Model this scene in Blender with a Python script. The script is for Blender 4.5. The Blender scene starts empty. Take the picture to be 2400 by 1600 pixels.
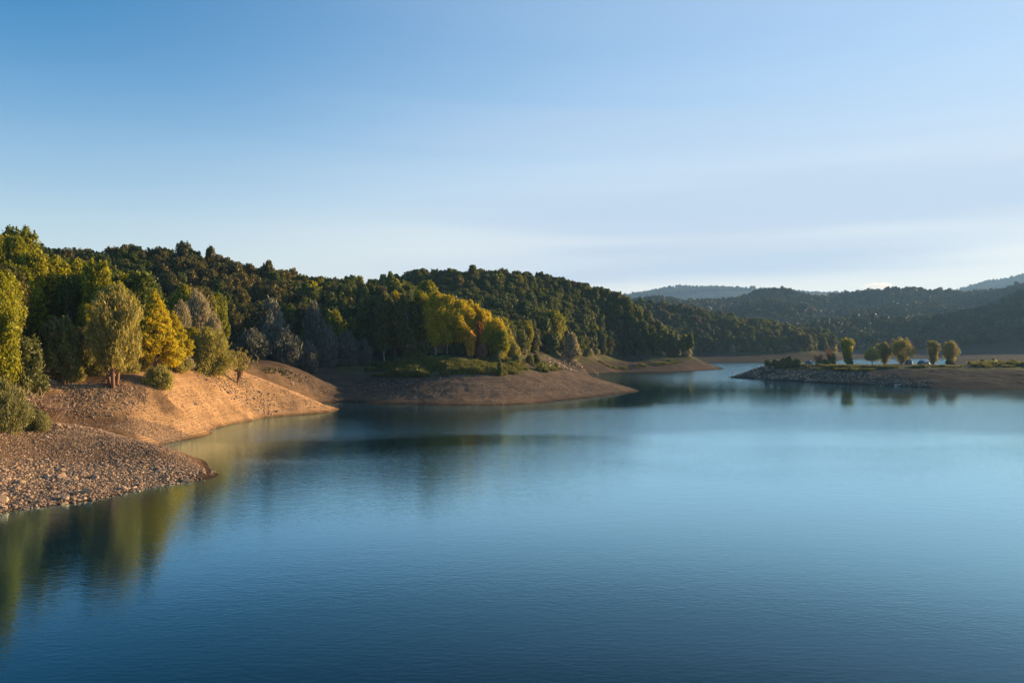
import bpy, math, random
import numpy as np
from mathutils import Vector

# ------------------------------------------------------------------ camera, sky, sun, exposure
S = bpy.context.scene
FPX, HOR, CAMH = 1867.0, 805.0, 14.0          # focal length in photo pixels, horizon row, metres above the water
cam_d = bpy.data.cameras.new('camera'); cam = bpy.data.objects.new('camera', cam_d); S.collection.objects.link(cam)
cam_d.sensor_width = 36.0; cam_d.lens = 36.0 * FPX / 2400.0; cam_d.clip_start = 0.5; cam_d.clip_end = 60000
cam.location = (0, 0, CAMH); cam.rotation_euler = (math.radians(90) + math.atan((HOR - 800) / FPX), 0, 0)
S.camera = cam
SUN_AZ, SUN_EL = 62.0, 11.5                   # degrees to the right of the view direction, above the horizon
W = bpy.data.worlds.new('World'); S.world = W; W.use_nodes = True
def setup_world():
    nt = W.node_tree; N = nt.nodes; L = nt.links; N.clear()
    out = N.new('ShaderNodeOutputWorld'); bg = N.new('ShaderNodeBackground'); sky = N.new('ShaderNodeTexSky')
    sky.sky_type = 'NISHITA'; sky.sun_disc = False
    sky.sun_elevation = math.radians(SUN_EL); sky.sun_rotation = math.radians(SUN_AZ)
    sky.altitude = 300; sky.air_density = 1.0; sky.dust_density = 0.5; sky.ozone_density = 2.4
    bg.inputs['Strength'].default_value = 0.092
    tc = N.new('ShaderNodeTexCoord'); sep = N.new('ShaderNodeSeparateXYZ'); L.new(tc.outputs['Generated'], sep.inputs[0])
    def mth(op, a, b=None, c=None):
        n = N.new('ShaderNodeMath'); n.operation = op
        for i, v in enumerate((a, b, c)):
            if v is None: continue
            if isinstance(v, (int, float)): n.inputs[i].default_value = v
            else: L.new(v, n.inputs[i])
        return n.outputs[0]
    def mr(v, a, b, c=0, d=1, sm=False):
        n = N.new('ShaderNodeMapRange'); L.new(v, n.inputs[0])
        if sm: n.interpolation_type = 'SMOOTHSTEP'
        for i, q in enumerate((a, b, c, d)): n.inputs[i + 1].default_value = q
        return n.outputs[0]
    def mix(f, a, b, bt='MIX'):
        n = N.new('ShaderNodeMix'); n.data_type = 'RGBA'; n.blend_type = bt
        for k_, v in ((0, f), (6, a), (7, b)):
            if isinstance(v, (int, float)): n.inputs[k_].default_value = v
            elif isinstance(v, tuple): n.inputs[k_].default_value = (*v, 1)
            else: L.new(v, n.inputs[k_])
        return n.outputs[2]
    hue = N.new('ShaderNodeHueSaturation'); hue.inputs['Saturation'].default_value = 1.35; hue.inputs['Value'].default_value = 1.0; L.new(sky.outputs[0], hue.inputs['Color'])
    base = mix(1.0, hue.outputs[0], (.86, .95, .94), 'MULTIPLY')
    # a high thin veil of haze: thickest towards the horizon and towards the sun
    sx, sy_ = math.sin(math.radians(SUN_AZ)), math.cos(math.radians(SUN_AZ))
    toward = mth('ADD', mth('MULTIPLY', sep.outputs[0], sx), mth('MULTIPLY', sep.outputs[1], sy_))
    low = mr(sep.outputs[2], 0.0, .38, 1.0, 0.0, True); sunw = mr(toward, -.15, .95, 0.0, 1.0, True)
    v1 = mth('ADD', mth('MULTIPLY', low, .62), mth('MULTIPLY', sunw, .62))
    v1 = mth('ADD', v1, mr(sep.outputs[2], 0.0, .12, .28, 0.0, True))
    # thin streaky cirrus inside that veil
    mp = N.new('ShaderNodeMapping'); mp.inputs['Scale'].default_value = (.8, 1.0, 13.0); mp.inputs['Rotation'].default_value = (0.0, 0.10, 0.3)
    L.new(tc.outputs['Generated'], mp.inputs[0]); nz = N.new('ShaderNodeTexNoise'); nz.inputs['Scale'].default_value = 1.2; nz.inputs['Detail'].default_value = 2.5; nz.inputs['Roughness'].default_value = .4; L.new(mp.outputs[0], nz.inputs[0])
    st = mth('MULTIPLY', mr(nz.outputs[0], .35, .7, -.10, .15), mth('MULTIPLY', mr(sep.outputs[2], .16, .36, 1.0, .15), mr(toward, .05, .6, .25, 1.0, True))); v = mth('MINIMUM', mth('MAXIMUM', mth('ADD', v1, st), 0.0), .93)
    veil = mix(mr(sep.outputs[2], 0.02, .30, 0, 1, True), (4.75, 4.50, 4.15), (2.70, 3.28, 4.0))
    gaps = mth('MULTIPLY', mth('MULTIPLY', mr(nz.outputs[0], .42, .60, .85, 0.0, True), mr(sep.outputs[2], .015, .07)), mth('MULTIPLY', mr(sep.outputs[2], .16, .36, 1.0, .15), mr(toward, .1, .6, 0, 1, True)))
    L.new(mix(gaps, mix(v, base, veil), (2.45, 3.05, 3.85)), bg.inputs['Color']); L.new(bg.outputs[0], out.inputs[0])
setup_world()
sun_d = bpy.data.lights.new('sun', 'SUN'); sun = bpy.data.objects.new('sun', sun_d); S.collection.objects.link(sun)
sun_d.energy = 5.0; sun_d.angle = math.radians(0.6); sun_d.color = (1.0, 0.69, 0.37)
_a, _e = math.radians(SUN_AZ), math.radians(SUN_EL)
SUNV = Vector((math.sin(_a) * math.cos(_e), math.cos(_a) * math.cos(_e), math.sin(_e)))
sun.rotation_euler = SUNV.to_track_quat('Z', 'Y').to_euler()
S.view_settings.view_transform = 'Standard'; S.view_settings.look = 'None'; S.view_settings.gamma = 1
S.view_settings.exposure = 1.3
S.cycles.use_denoising = True
S.cycles.max_bounces = 6; S.cycles.diffuse_bounces = 2; S.cycles.glossy_bounces = 3; S.cycles.transmission_bounces = 3
S.cycles.volume_bounces = 0; S.cycles.transparent_max_bounces = 6
S.cycles.sample_clamp_indirect = 4

rng = np.random.default_rng(7); random.seed(7)
COL = S.collection

# ------------------------------------------------------------------ small helpers
def P(px, py, d): return ((px - 1200) / FPX * d, d, CAMH - (py - HOR) / FPX * d)
def WL(px, py):   # a point on the water surface
    d = CAMH * FPX / (py - HOR); return ((px - 1200) / FPX * d, d)
def _h(i, j, s):
    n = (i * 374761393 + j * 668265263 + s * 1442695041) & 0xffffffff
    n = ((n ^ (n >> 13)) * 1274126177) & 0xffffffff
    return ((n ^ (n >> 16)) & 0xffff) / 65535.0
def vnoise(x, y, s=0):
    xi = np.floor(x).astype(np.int64); yi = np.floor(y).astype(np.int64); fx = x - xi; fy = y - yi
    fx = fx * fx * (3 - 2 * fx); fy = fy * fy * (3 - 2 * fy)
    return ((_h(xi, yi, s) * (1 - fx) + _h(xi + 1, yi, s) * fx) * (1 - fy) + (_h(xi, yi + 1, s) * (1 - fx) + _h(xi + 1, yi + 1, s) * fx) * fy) * 2 - 1
def fbm(x, y, s=0, o=4):
    r = 0; a = 1; t = 0
    for k in range(o): r = r + a * vnoise(x * 2 ** k + 17.3 * k, y * 2 ** k - 9.1 * k, s + k); t += a; a *= .5
    return r / t
def sstep(a, b, x): t = np.clip((x - a) / (b - a), 0, 1); return t * t * (3 - 2 * t)

# ------------------------------------------------------------------ terrain: surveyed points, then a smooth surface through them
CP = []
def cp(*pts):
    for p in pts: CP.append(P(*p))
def dens(pts, step):                     # densify a polyline of 3-D points
    out = []
    for a, b in zip(pts[:-1], pts[1:]):
        a = np.array(a, float); b = np.array(b, float); n = max(1, int(np.linalg.norm((b - a)[:2]) / step))
        for k in range(n): out.append(tuple(a + (b - a) * k / n))
    out.append(tuple(np.array(pts[-1], float))); return out
def ridge(pts, step=12, th=0, back=None):      # (px, skyline py, d): skyline is canopy, th metres above the ground
    q = [(P(*p)[0], P(*p)[1], P(*p)[2] - th) for p in pts]; CP.extend(dens(q, step))
    if back:
        dd, dz = back
        for x, y, z in dens(q, step * 2): CP.append((x * (1 + dd / y), y + dd, max(z - dz, 8)))

shore_px_a = [(-80, 1220), (0, 1203), (80, 1190), (150, 1182), (230, 1170), (300, 1153), (370, 1138), (430, 1128), (470, 1114), (486, 1103),
              (478, 1092), (440, 1068), (405, 1050), (384, 1040), (400, 1036), (440, 1028), (490, 1008), (545, 992), (600, 981), (655, 975), (720, 971), (770, 966), (787, 962),
              (770, 952), (757, 943), (780, 941), (805, 941), (850, 944), (920, 946), (1000, 948), (1100, 949), (1180, 949), (1250, 945), (1320, 938), (1400, 930), (1460, 922), (1500, 917),
              (1490, 912), (1455, 902), (1415, 890), (1385, 881), (1372, 877), (1400, 875), (1480, 873), (1560, 872), (1620, 870), (1670, 867), (1697, 865),
              (1688, 860), (1660, 854), (1640, 851.5), (1700, 851), (1800, 850), (1880, 848.5), (1960, 844), (2020, 841.2), (2100, 841), (2215, 841), (2236, 844)]
shore = [(-330, -260), (-150, -160), (-90, -60), (-62, 10), (-52, 40)] + [WL(*p) for p in shore_px_a]
shore += [((2236 - 1200) / FPX * 560, 560), ((2220 - 1200) / FPX * 460, 460), ((2110 - 1200) / FPX * 418, 418), ((1960 - 1200) / FPX * 398, 398), ((1820 - 1200) / FPX * 372, 372), ((1745 - 1200) / FPX * 345, 345)]
shore += [WL(*p) for p in [(1706, 885), (1740, 887), (1800, 890), (1860, 893.5), (1920, 897), (2000, 901), (2060, 903), (2120, 905.5), (2200, 908.5), (2280, 910.5), (2400, 912.5), (2550, 915)]]
shore += [(235, 205), (275, 165), (300, 100), (310, 0), (320, -260)]
sh3 = dens([(x, y, 0) for x, y in shore], 7.0)
SH = np.array([(p[0], p[1]) for p in sh3])
CP.extend(sh3)
WPOLY = np.array(shore)
def inpoly(x, y, poly):
    r = np.zeros(x.shape, bool); n = len(poly)
    for i in range(n):
        x1, y1 = poly[i]; x2, y2 = poly[(i + 1) % n]
        if y1 == y2: continue
        c = ((y1 > y) != (y2 > y)) & (x < (x2 - x1) * (y - y1) / (y2 - y1) + x1); r ^= c
    return r
# lake bed
gx, gy = np.meshgrid(np.arange(-320, 400, 14.0), np.arange(-250, 760, 14.0)); gx = gx.ravel(); gy = gy.ravel()
m = inpoly(gx, gy, WPOLY); gx, gy = gx[m], gy[m]
dist = np.min(np.hypot(gx[:, None] - SH[None, :, 0], gy[:, None] - SH[None, :, 1]), 1)
k = (dist > 7) & ((dist < 24) | (((gx // 14).astype(int) + (gy // 14).astype(int)) % 3 == 0))
for x, y, dd in zip(gx[k], gy[k], dist[k]): CP.append((x, y, -min(5.0, 0.16 * dd)))
# near point
cp((475, 1096, 84.5), (455, 1088, 85), (400, 1058, 89), (330, 1033, 93), (250, 1012, 97), (180, 998, 99), (100, 985, 98), (20, 985, 95), (-80, 980, 92))
cp((300, 1075, 86), (200, 1060, 86), (100, 1060, 84), (0, 1055, 81), (-100, 1050, 77), (150, 1125, 75.5), (0, 1130, 72))
cp((250, 1017, 107), (330, 1030, 109), (170, 1000, 107), (100, 975, 106))
# second slope
cp((255, 905, 116), (200, 898, 117), (130, 905, 113), (60, 900, 110), (370, 900, 123), (450, 878, 140), (500, 868, 148), (560, 868, 157), (400, 950, 124), (500, 930, 139), (560, 940, 146), (300, 960, 114))
ridge([(560, 868, 157), (600, 884, 160), (645, 900, 162), (693, 917, 164), (745, 941, 166)], 6)
cp((640, 925, 176), (600, 895, 176), (700, 928, 180), (640, 880, 182))
ridge([(640, 857, 190), (720, 880, 192), (760, 908, 192), (790, 930, 192)], 6)
cp((690, 862, 205), (740, 885, 204), (790, 905, 202), (640, 846, 200), (560, 850, 185))
# central bank
cp((900, 861, 226), (850, 855, 225), (800, 862, 218), (1000, 860, 216), (1100, 862, 216), (1200, 862, 222), (1260, 855, 238), (1050, 903, 197), (900, 905, 202), (1200, 900, 205), (1320, 900, 222), (1400, 908, 228))
cp((950, 835, 228), (1050, 832, 230), (1150, 832, 232), (1200, 836, 238), (1100, 829, 262), (1000, 828, 260), (850, 838, 240), (780, 842, 232), (700, 843, 222), (620, 846, 212))
ridge([(1497, 917, 234), (1434, 898, 246), (1370, 882, 262), (1306, 867, 276), (1270, 852, 280)], 8)
# scree and the nose of the middle hill
cp((1395, 872, 366), (1330, 855, 338), (1270, 836, 318), (1230, 833, 300), (1340, 837, 345), (1400, 862, 376), (1290, 862, 310), (1240, 845, 292))
# third bank
cp((1500, 855, 410), (1420, 856, 400), (1500, 842, 432), (1450, 838, 440), (1580, 833, 446), (1610, 832, 448), (1640, 847, 448), (1670, 858, 444), (1580, 853, 420), (1400, 840, 400), (1380, 838, 385))
# far bank beyond the channel
cp((1620, 838, 610), (1700, 838, 615), (1800, 838, 625), (1620, 826, 650), (1700, 825, 650), (1800, 825, 655), (1900, 827, 665), (1950, 830, 690), (1900, 838, 650), (1560, 826, 640))
# the low grassy spit on the right
for px in range(1800, 2640, 60):
    e = 1 if px > 1800 else .8
    d0 = WL(px, np.interp(px, [1800, 2000, 2200, 2600], [890, 901, 908.5, 916]))[1]
    CP.append(((px - 1200) / FPX * (d0 + 13), d0 + 13, 2.7 * e)); CP.append(((px - 1200) / FPX * (d0 + 30), d0 + 30, 5.0 * e))
    CP.append(((px - 1200) / FPX * (d0 + 46), d0 + 46, 5.35 * e)); CP.append(((px - 1200) / FPX * 344, 344, 4.9 * e))
    if px > 1900: CP.append(((px - 1200) / FPX * 372, 372, 3.8))
    if px > 2250: CP.extend([((px - 1200) / FPX * 430, 430, 2.6), ((px - 1200) / FPX * 520, 520, 2.4), ((px - 1200) / FPX * 620, 620, 2.8)])
ridge([(1708, 884, 328), (1735, 876, 326), (1760, 869, 325), (1790, 859.5, 325)], 6)
# far right beach and foot of the hills
cp((2000, 833, 780), (2100, 828, 800), (2200, 829, 780), (2300, 832, 740), (2400, 829, 740), (2300, 824, 800), (2400, 822, 800), (2000, 822, 830), (2200, 818, 850), (2550, 822, 780))
# left hills
ridge([(-260, 520, 150), (-100, 535, 150), (0, 552, 150), (60, 568, 158), (130, 585, 172), (210, 628, 180), (300, 670, 186), (380, 700, 190)], 12, 16.8)
cp((-250, 830, 112), (-120, 860, 104), (0, 860, 118), (0, 800, 130), (150, 830, 138), (250, 820, 150), (350, 835, 155), (430, 842, 165), (480, 842, 180), (-350, 800, 80))
ridge([(40, 570, 262), (160, 586, 266), (230, 584, 270), (300, 580, 272), (400, 586, 276), (500, 599, 278), (560, 608, 278), (620, 620, 276), (655, 640, 272)], 14, 12.5, (110, 12))
ridge([(700, 652, 286), (780, 650, 290), (860, 652, 292), (930, 655, 296)], 14, 12, (80, 6))
ridge([(300, 690, 222), (420, 690, 226), (520, 700, 232)], 16, 12)
ridge([(640, 735, 246), (760, 745, 252), (860, 745, 256)], 16, 9)
cp((560, 820, 214), (600, 840, 212))
# middle hill
ridge([(930, 645, 400), (1000, 637, 402), (1080, 632, 404), (1160, 645, 412), (1240, 652, 424), (1310, 657, 436), (1370, 668, 446), (1430, 688, 452), (1480, 712, 456), (1530, 743, 458), (1565, 780, 457), (1590, 812, 455)], 14, 11.5, (130, 16))
ridge([(1150, 720, 352), (1240, 735, 352), (1300, 770, 350), (1330, 812, 347)], 14, 8)
cp((1120, 800, 318), (1200, 815, 318))
cp((1450, 790, 446), (1380, 800, 420))
# hill beyond the channel
ridge([(1440, 710, 760), (1530, 706, 752), (1570, 706, 746), (1620, 718, 738), (1680, 733, 730), (1750, 745, 724), (1810, 752, 720), (1870, 759, 716), (1920, 768, 714), (1950, 782, 712), (1975, 808, 708)], 22, 12.5, (160, 20))
# right-hand hill and the long ridges
ridge([(1955, 772, 900), (2006, 752, 960), (2049, 748, 1000), (2102, 752, 1010), (2198, 742, 1040), (2261, 733, 1060), (2315, 725, 1080), (2360, 706, 1100), (2400, 689, 1120), (2480, 660, 1150), (2700, 600, 1200)], 35, 9, (160, 16))
ridge([(1690, 735, 1330), (1726, 717, 1340), (1769, 710, 1350), (1833, 706, 1360), (1871, 718, 1360), (1950, 735, 1360), (2080, 716, 1380), (2200, 716, 1400), (2300, 722, 1400)], 50, 9, (140, 12))
ridge([(1480, 709, 1500), (1560, 704, 1500), (1650, 712, 1550), (1700, 704, 1680), (1769, 691, 1700), (1790, 682, 1700), (1843, 681, 1700), (1865, 691, 1700), (1900, 696, 1700), (1964, 693, 1700), (2027, 681, 1700), (2113, 675, 1700), (2176, 679, 1700), (2219, 685, 1700), (2261, 690, 1700), (2325, 688, 1700), (2368, 677, 1700), (2400, 668, 1700), (2500, 640, 1700), (2700, 600, 1700)], 60, 7, (400, 60))
ridge([(1380, 708, 4500), (1480, 701, 4500), (1530, 691, 4500), (1565, 682, 4500), (1590, 676, 4500), (1640, 681, 4500), (1690, 676, 4500), (1712, 683, 4500), (1735, 690, 4500), (1800, 700, 4500), (2000, 712, 4500), (2200, 695, 4500), (2270, 676, 4500), (2310, 668, 4500), (2345, 663, 4500), (2400, 653, 4500), (2600, 620, 4500)], 120, 6, (900, 150))
ridge([(1500, 730, 3000), (1700, 722, 3000), (2200, 712, 3000), (2500, 690, 3000)], 250, 5)
# ground nobody sees
for x, y, z in [(-200, 500, 22), (0, 520, 24), (100, 560, 20), (-300, 400, 26), (-420, 250, 24), (-300, 120, 22), (-160, 60, 20), (-120, 90, 19), (-500, 0, 26), (-260, -100, 18), (-600, 800, 30), (-200, 900, 30), (200, 950, 22),
                (420, 950, 15), (-2000, 1500, 60), (-500, 2000, 60), (-3000, 4500, 120), (-500, 4500, 150), (0, 3000, 90), (900, 300, 30), (500, 250, 12), (600, 600, 14), (420, 100, 8), (460, -100, 8), (2500, 1500, 120), (3500, 3500, 200), (500, 1250, 38), (900, 2400, 70), (0, 7000, 100), (3000, 7000, 150), (-3000, 7000, 150), (250, 1000, 22), (-1500, 0, 50), (1500, 0, 50)]:
    CP.append((x, y, z))
A = np.array(CP)
key = np.round(A[:, :2] / 2.0).astype(np.int64); _, ui = np.unique(key, axis=0, return_index=True); A = A[ui]
C5 = 25.0
def kern(x, y, a):
    return np.sqrt((x[:, None] - a[None, :, 0]) ** 2 + (y[:, None] - a[None, :, 1]) ** 2 + C5)
n_ = len(A); sc = 1 / 300.0
M = np.zeros((n_ + 3, n_ + 3)); M[:n_, :n_] = -kern(A[:, 0], A[:, 1], A); M[:n_, :n_] += np.eye(n_) * 0.3
M[:n_, n_] = 1; M[:n_, n_ + 1:] = A[:, :2] * sc; M[n_:, :n_] = M[:n_, n_:].T
wts = np.linalg.solve(M, np.concatenate([A[:, 2], [0, 0, 0]]))
A32 = A.astype(np.float32)
def Zraw(x, y):
    x = np.asarray(x, float); y = np.asarray(y, float); sh = x.shape; x = x.ravel(); y = y.ravel(); out = np.empty(x.shape)
    xf = x.astype(np.float32); yf = y.astype(np.float32); w = -wts[:n_].astype(np.float32)
    for i in range(0, len(x), 20000):
        out[i:i + 20000] = kern(xf[i:i + 20000], yf[i:i + 20000], A32) @ w
    return (out + wts[n_] + wts[n_ + 1] * x * sc + wts[n_ + 2] * y * sc).reshape(sh)
def detail(x, y, z):
    land = .25 * sstep(-.9, .4, z) + .75 * sstep(0.15, 1.6, z); far = np.clip(y / 600.0, 0, 1) ** 1.5
    z = z + land * (0.45 * fbm(x / 9, y / 9, 3) + 0.10 * fbm(x / 1.7, y / 1.7, 5, 3)) * (1 + 6 * far * sstep(9, 20, z))
    z = z + sstep(30, 90, z) * far * (8 * fbm(x / 90, y / 90, 11, 4) + np.clip((y - 2500) / 2000, 0, 1) * 26 * fbm(x / 420, y / 420, 21, 4))
    # old water levels leave small steps all over the drawn-down banks
    zz = z + 0.07 * fbm(x / 6, y / 6, 9, 2)
    st = sstep(.2, .8, z) * (1 - sstep(8, 10, z)) * (y < 300) * np.clip(.35 + .9 * fbm(x / 14, y / 14, 31, 2), 0.1, 1)
    z = z + st * 0.045 * np.sin(2 * math.pi * zz / 0.46) - st * .35 * np.clip(fbm(x / 3.0 + y / 11, y / 26 - x / 9, 45, 3), 0, 1) ** 2 * 2
    return z
def Z(x, y):
    x = np.atleast_1d(np.asarray(x, float)); y = np.atleast_1d(np.asarray(y, float)); return detail(x, y, Zraw(x, y))
def z1(x, y): return float(Z(x, y)[0])

# ------------------------------------------------------------------ materials
def mat(name):
    m = bpy.data.materials.new(name); m.use_nodes = True; nt = m.node_tree
    b = nt.nodes['Principled BSDF']; return m, nt, nt.nodes, nt.links, b
def mixc(N, L, fac, a, b, bt='MIX'):
    n = N.new('ShaderNodeMix'); n.data_type = 'RGBA'; n.blend_type = bt
    for sock, v in ((0, fac), (6, a), (7, b)):
        if hasattr(v, 'links') or hasattr(v, 'is_linked'): L.new(v, n.inputs[sock])
        elif isinstance(v, (int, float)): n.inputs[sock].default_value = v
        else: n.inputs[sock].default_value = (*v, 1)
    return n.outputs[2]
def noise(N, L, vec, scale, detail=4, rough=.5, dist=0):
    n = N.new('ShaderNodeTexNoise'); n.inputs['Scale'].default_value = scale; n.inputs['Detail'].default_value = detail; n.inputs['Roughness'].default_value = rough; n.inputs['Distortion'].default_value = dist
    if vec is not None: L.new(vec, n.inputs['Vector'])
    return n.outputs['Fac']
def mrange(N, L, v, a, b, c=0, d=1):
    n = N.new('ShaderNodeMapRange'); L.new(v, n.inputs[0])
    for i, q in enumerate((a, b, c, d)): n.inputs[i + 1].default_value = q
    return n.outputs[0]
def math_(N, L, op, a, b=None):
    n = N.new('ShaderNodeMath'); n.operation = op
    for i, v in enumerate((a, b)):
        if v is None: continue
        if isinstance(v, (int, float)): n.inputs[i].default_value = v
        else: L.new(v, n.inputs[i])
    return n.outputs[0]

def leaf_mat(name, c1, c2, trans=.35, vary=.45):
    m, nt, N, L, b = mat(name)
    oi = N.new('ShaderNodeObjectInfo'); geo = N.new('ShaderNodeNewGeometry')
    pn = noise(N, L, geo.outputs['Position'], .022, 3, .55)
    base = mixc(N, L, math_(N, L, 'ADD', math_(N, L, 'MULTIPLY', oi.outputs['Random'], .62), mrange(N, L, pn, .35, .65, 0, .38)), c1, c2)
    base = mixc(N, L, mrange(N, L, pn, .40, .60, .30, 0), base, tuple(v * .55 for v in c1))
    v = mrange(N, L, geo.outputs['Random Per Island'], 0, 1, 1 - vary, 1 + vary)
    hsv = N.new('ShaderNodeHueSaturation'); L.new(base, hsv.inputs['Color']); L.new(v, hsv.inputs['Value'])
    hs = mrange(N, L, geo.outputs['Random Per Island'], 0, 1, .515, .485); L.new(hs, hsv.inputs['Hue'])
    b.inputs['Roughness'].default_value = .55; b.inputs['Specular IOR Level'].default_value = .25
    L.new(hsv.outputs[0], b.inputs['Base Color'])
    tr = N.new('ShaderNodeBsdfTranslucent'); bright = mixc(N, L, 1.0, hsv.outputs[0], (1.5, 1.35, .6), 'MULTIPLY'); L.new(bright, tr.inputs['Color'])
    mx = N.new('ShaderNodeMixShader'); mx.inputs[0].default_value = trans; L.new(b.outputs[0], mx.inputs[1]); L.new(tr.outputs[0], mx.inputs[2])
    L.new(mx.outputs[0], N['Material Output'].inputs['Surface'])
    return m
def plain(name, col, rough=.8, nscale=3.0, var=.3, bump=0.0, metal=0):
    m, nt, N, L, b = mat(name); tc = N.new('ShaderNodeTexCoord'); f = noise(N, L, tc.outputs['Object'], nscale, 4)
    oi = N.new('ShaderNodeObjectInfo'); r = mrange(N, L, oi.outputs['Random'], 0, 1, 1 - var * .7, 1 + var * .7)
    a = tuple(c * (1 - var) for c in col); c_ = tuple(min(1, c * (1 + var)) for c in col)
    o = mixc(N, L, f, a, c_); hs = N.new('ShaderNodeHueSaturation'); L.new(o, hs.inputs['Color']); L.new(r, hs.inputs['Value'])
    L.new(hs.outputs[0], b.inputs['Base Color']); b.inputs['Roughness'].default_value = rough; b.inputs['Metallic'].default_value = metal
    if bump:
        bn = N.new('ShaderNodeBump'); bn.inputs['Strength'].default_value = bump; bn.inputs['Distance'].default_value = .05
        L.new(noise(N, L, tc.outputs['Object'], nscale * 4, 6), bn.inputs['Height']); L.new(bn.outputs[0], b.inputs['Normal'])
    return m
ML = dict(
    oak=leaf_mat('dark_oak_leaves', (.052, .084, .012), (.125, .148, .022), .32, .7),
    brown=leaf_mat('bronze_green_leaves', (.075, .082, .018), (.15, .125, .030), .28, .7),
    lime=leaf_mat('yellow_green_leaves', (.165, .20, .010), (.32, .295, .012), .42, .65),
    yellow=leaf_mat('golden_leaves', (.38, .34, .010), (.48, .385, .010), .45),
    willow=leaf_mat('olive_willow_leaves', (.30, .28, .065), (.35, .31, .09), .38, .6),
    silver=leaf_mat('silver_willow_leaves', (.30, .26, .155), (.38, .33, .20), .32, .5),
    red=leaf_mat('red_leaves', (.26, .075, .025), (.34, .10, .03), .4),
    orange=leaf_mat('orange_leaves', (.42, .27, .03), (.46, .26, .03), .4),
    rust=leaf_mat('russet_twig_leaves', (.20, .11, .06), (.26, .14, .08), .3),
    weed=leaf_mat('weed_leaves', (.10, .125, .025), (.17, .17, .05), .35, .5),
    fern=leaf_mat('scrub_leaves', (.10, .12, .03), (.17, .17, .05), .3, .5),
    spit=leaf_mat('spit_willow_leaves', (.20, .20, .045), (.28, .25, .07), .33, .6),
    grey=leaf_mat('grey_willow_leaves', (.135, .145, .115), (.19, .19, .15), .28, .5),
    tamarisk=leaf_mat('tamarisk_leaves', (.20, .20, .07), (.24, .23, .09), .38, .6),
    far=leaf_mat('distant_wood_leaves', (.040, .062, .020), (.105, .115, .036), .12, .25),
)
M_BARK = plain('bark', (.12, .075, .045), .9, 2.0, .35, .5)
M_BARKRED = plain('reddish_bark', (.20, .10, .055), .9, 2.0, .35, .5)
M_BARKPALE = plain('pale_poplar_bark', (.34, .31, .27), .85, 2.0, .35, .3)
M_STONE = plain('pale_stone', (.34, .225, .135), .85, 1.3, .55, .5)
M_STONEG = plain('grey_stone', (.155, .11, .075), .85, 1.3, .5, .5)

def ground_mat():
    m, nt, N, L, b = mat('bank_soil'); geo = N.new('ShaderNodeNewGeometry'); pos = geo.outputs['Position']
    at = N.new('ShaderNodeAttribute'); at.attribute_name = 'soil'
    am = N.new('ShaderNodeAttribute'); am.attribute_name = 'bare'
    n1 = noise(N, L, pos, .35, 6, .6); n2 = noise(N, L, pos, 2.2, 5, .65)
    sp = N.new('ShaderNodeSeparateXYZ'); L.new(pos, sp.inputs[0])
    warp = noise(N, L, pos, .055, 3)
    zl = math_(N, L, 'ADD', math_(N, L, 'MULTIPLY', sp.outputs[2], 22.0), math_(N, L, 'MULTIPLY', warp, 14.0))
    band = math_(N, L, 'MULTIPLY', math_(N, L, 'SINE', zl), mrange(N, L, n1, .42, .60, .15, 1.3))
    cmb = N.new('ShaderNodeCombineXYZ'); L.new(math_(N, L, 'MULTIPLY', sp.outputs[2], 2.3), cmb.inputs[2]); L.new(math_(N, L, 'MULTIPLY', sp.outputs[0], .02), cmb.inputs[0])
    n3 = noise(N, L, cmb.outputs[0], 3.0, 4, .6)
    v = math_(N, L, 'ADD', mrange(N, L, n1, .3, .7, .62, 1.28), mrange(N, L, n2, .3, .7, -.16, .16))
    v = math_(N, L, 'ADD', v, math_(N, L, 'MULTIPLY', math_(N, L, 'MULTIPLY', band, am.outputs['Fac']), .17))
    v = math_(N, L, 'ADD', v, math_(N, L, 'MULTIPLY', mrange(N, L, n3, .35, .65, -.14, .14), am.outputs['Fac']))
    wet = mrange(N, L, math_(N, L, 'ADD', sp.outputs[2], math_(N, L, 'MULTIPLY', n1, .25)), .12, .70, .30, 1.0)
    v = math_(N, L, 'MULTIPLY', v, wet)
    hs = N.new('ShaderNodeHueSaturation'); L.new(at.outputs['Color'], hs.inputs['Color']); L.new(v, hs.inputs['Value'])
    L.new(hs.outputs[0], b.inputs['Base Color']); b.inputs['Roughness'].default_value = .92; b.inputs['Specular IOR Level'].default_value = .03
    vo = N.new('ShaderNodeTexVoronoi'); vo.inputs['Scale'].default_value = 4.5; L.new(pos, vo.inputs['Vector'])
    h = math_(N, L, 'ADD', math_(N, L, 'MULTIPLY', n2, .30), math_(N, L, 'MULTIPLY', vo.outputs['Distance'], -.22))
    h = math_(N, L, 'ADD', h, math_(N, L, 'MULTIPLY', noise(N, L, pos, 9.0, 5, .7), .16))
    h = math_(N, L, 'ADD', h, math_(N, L, 'MULTIPLY', math_(N, L, 'MULTIPLY', band, am.outputs['Fac']), .08))
    bn = N.new('ShaderNodeBump'); bn.inputs['Strength'].default_value = .9; bn.inputs['Distance'].default_value = .22; L.new(h, bn.inputs['Height']); L.new(bn.outputs[0], b.inputs['Normal'])
    return m
M_GROUND = ground_mat()

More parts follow.
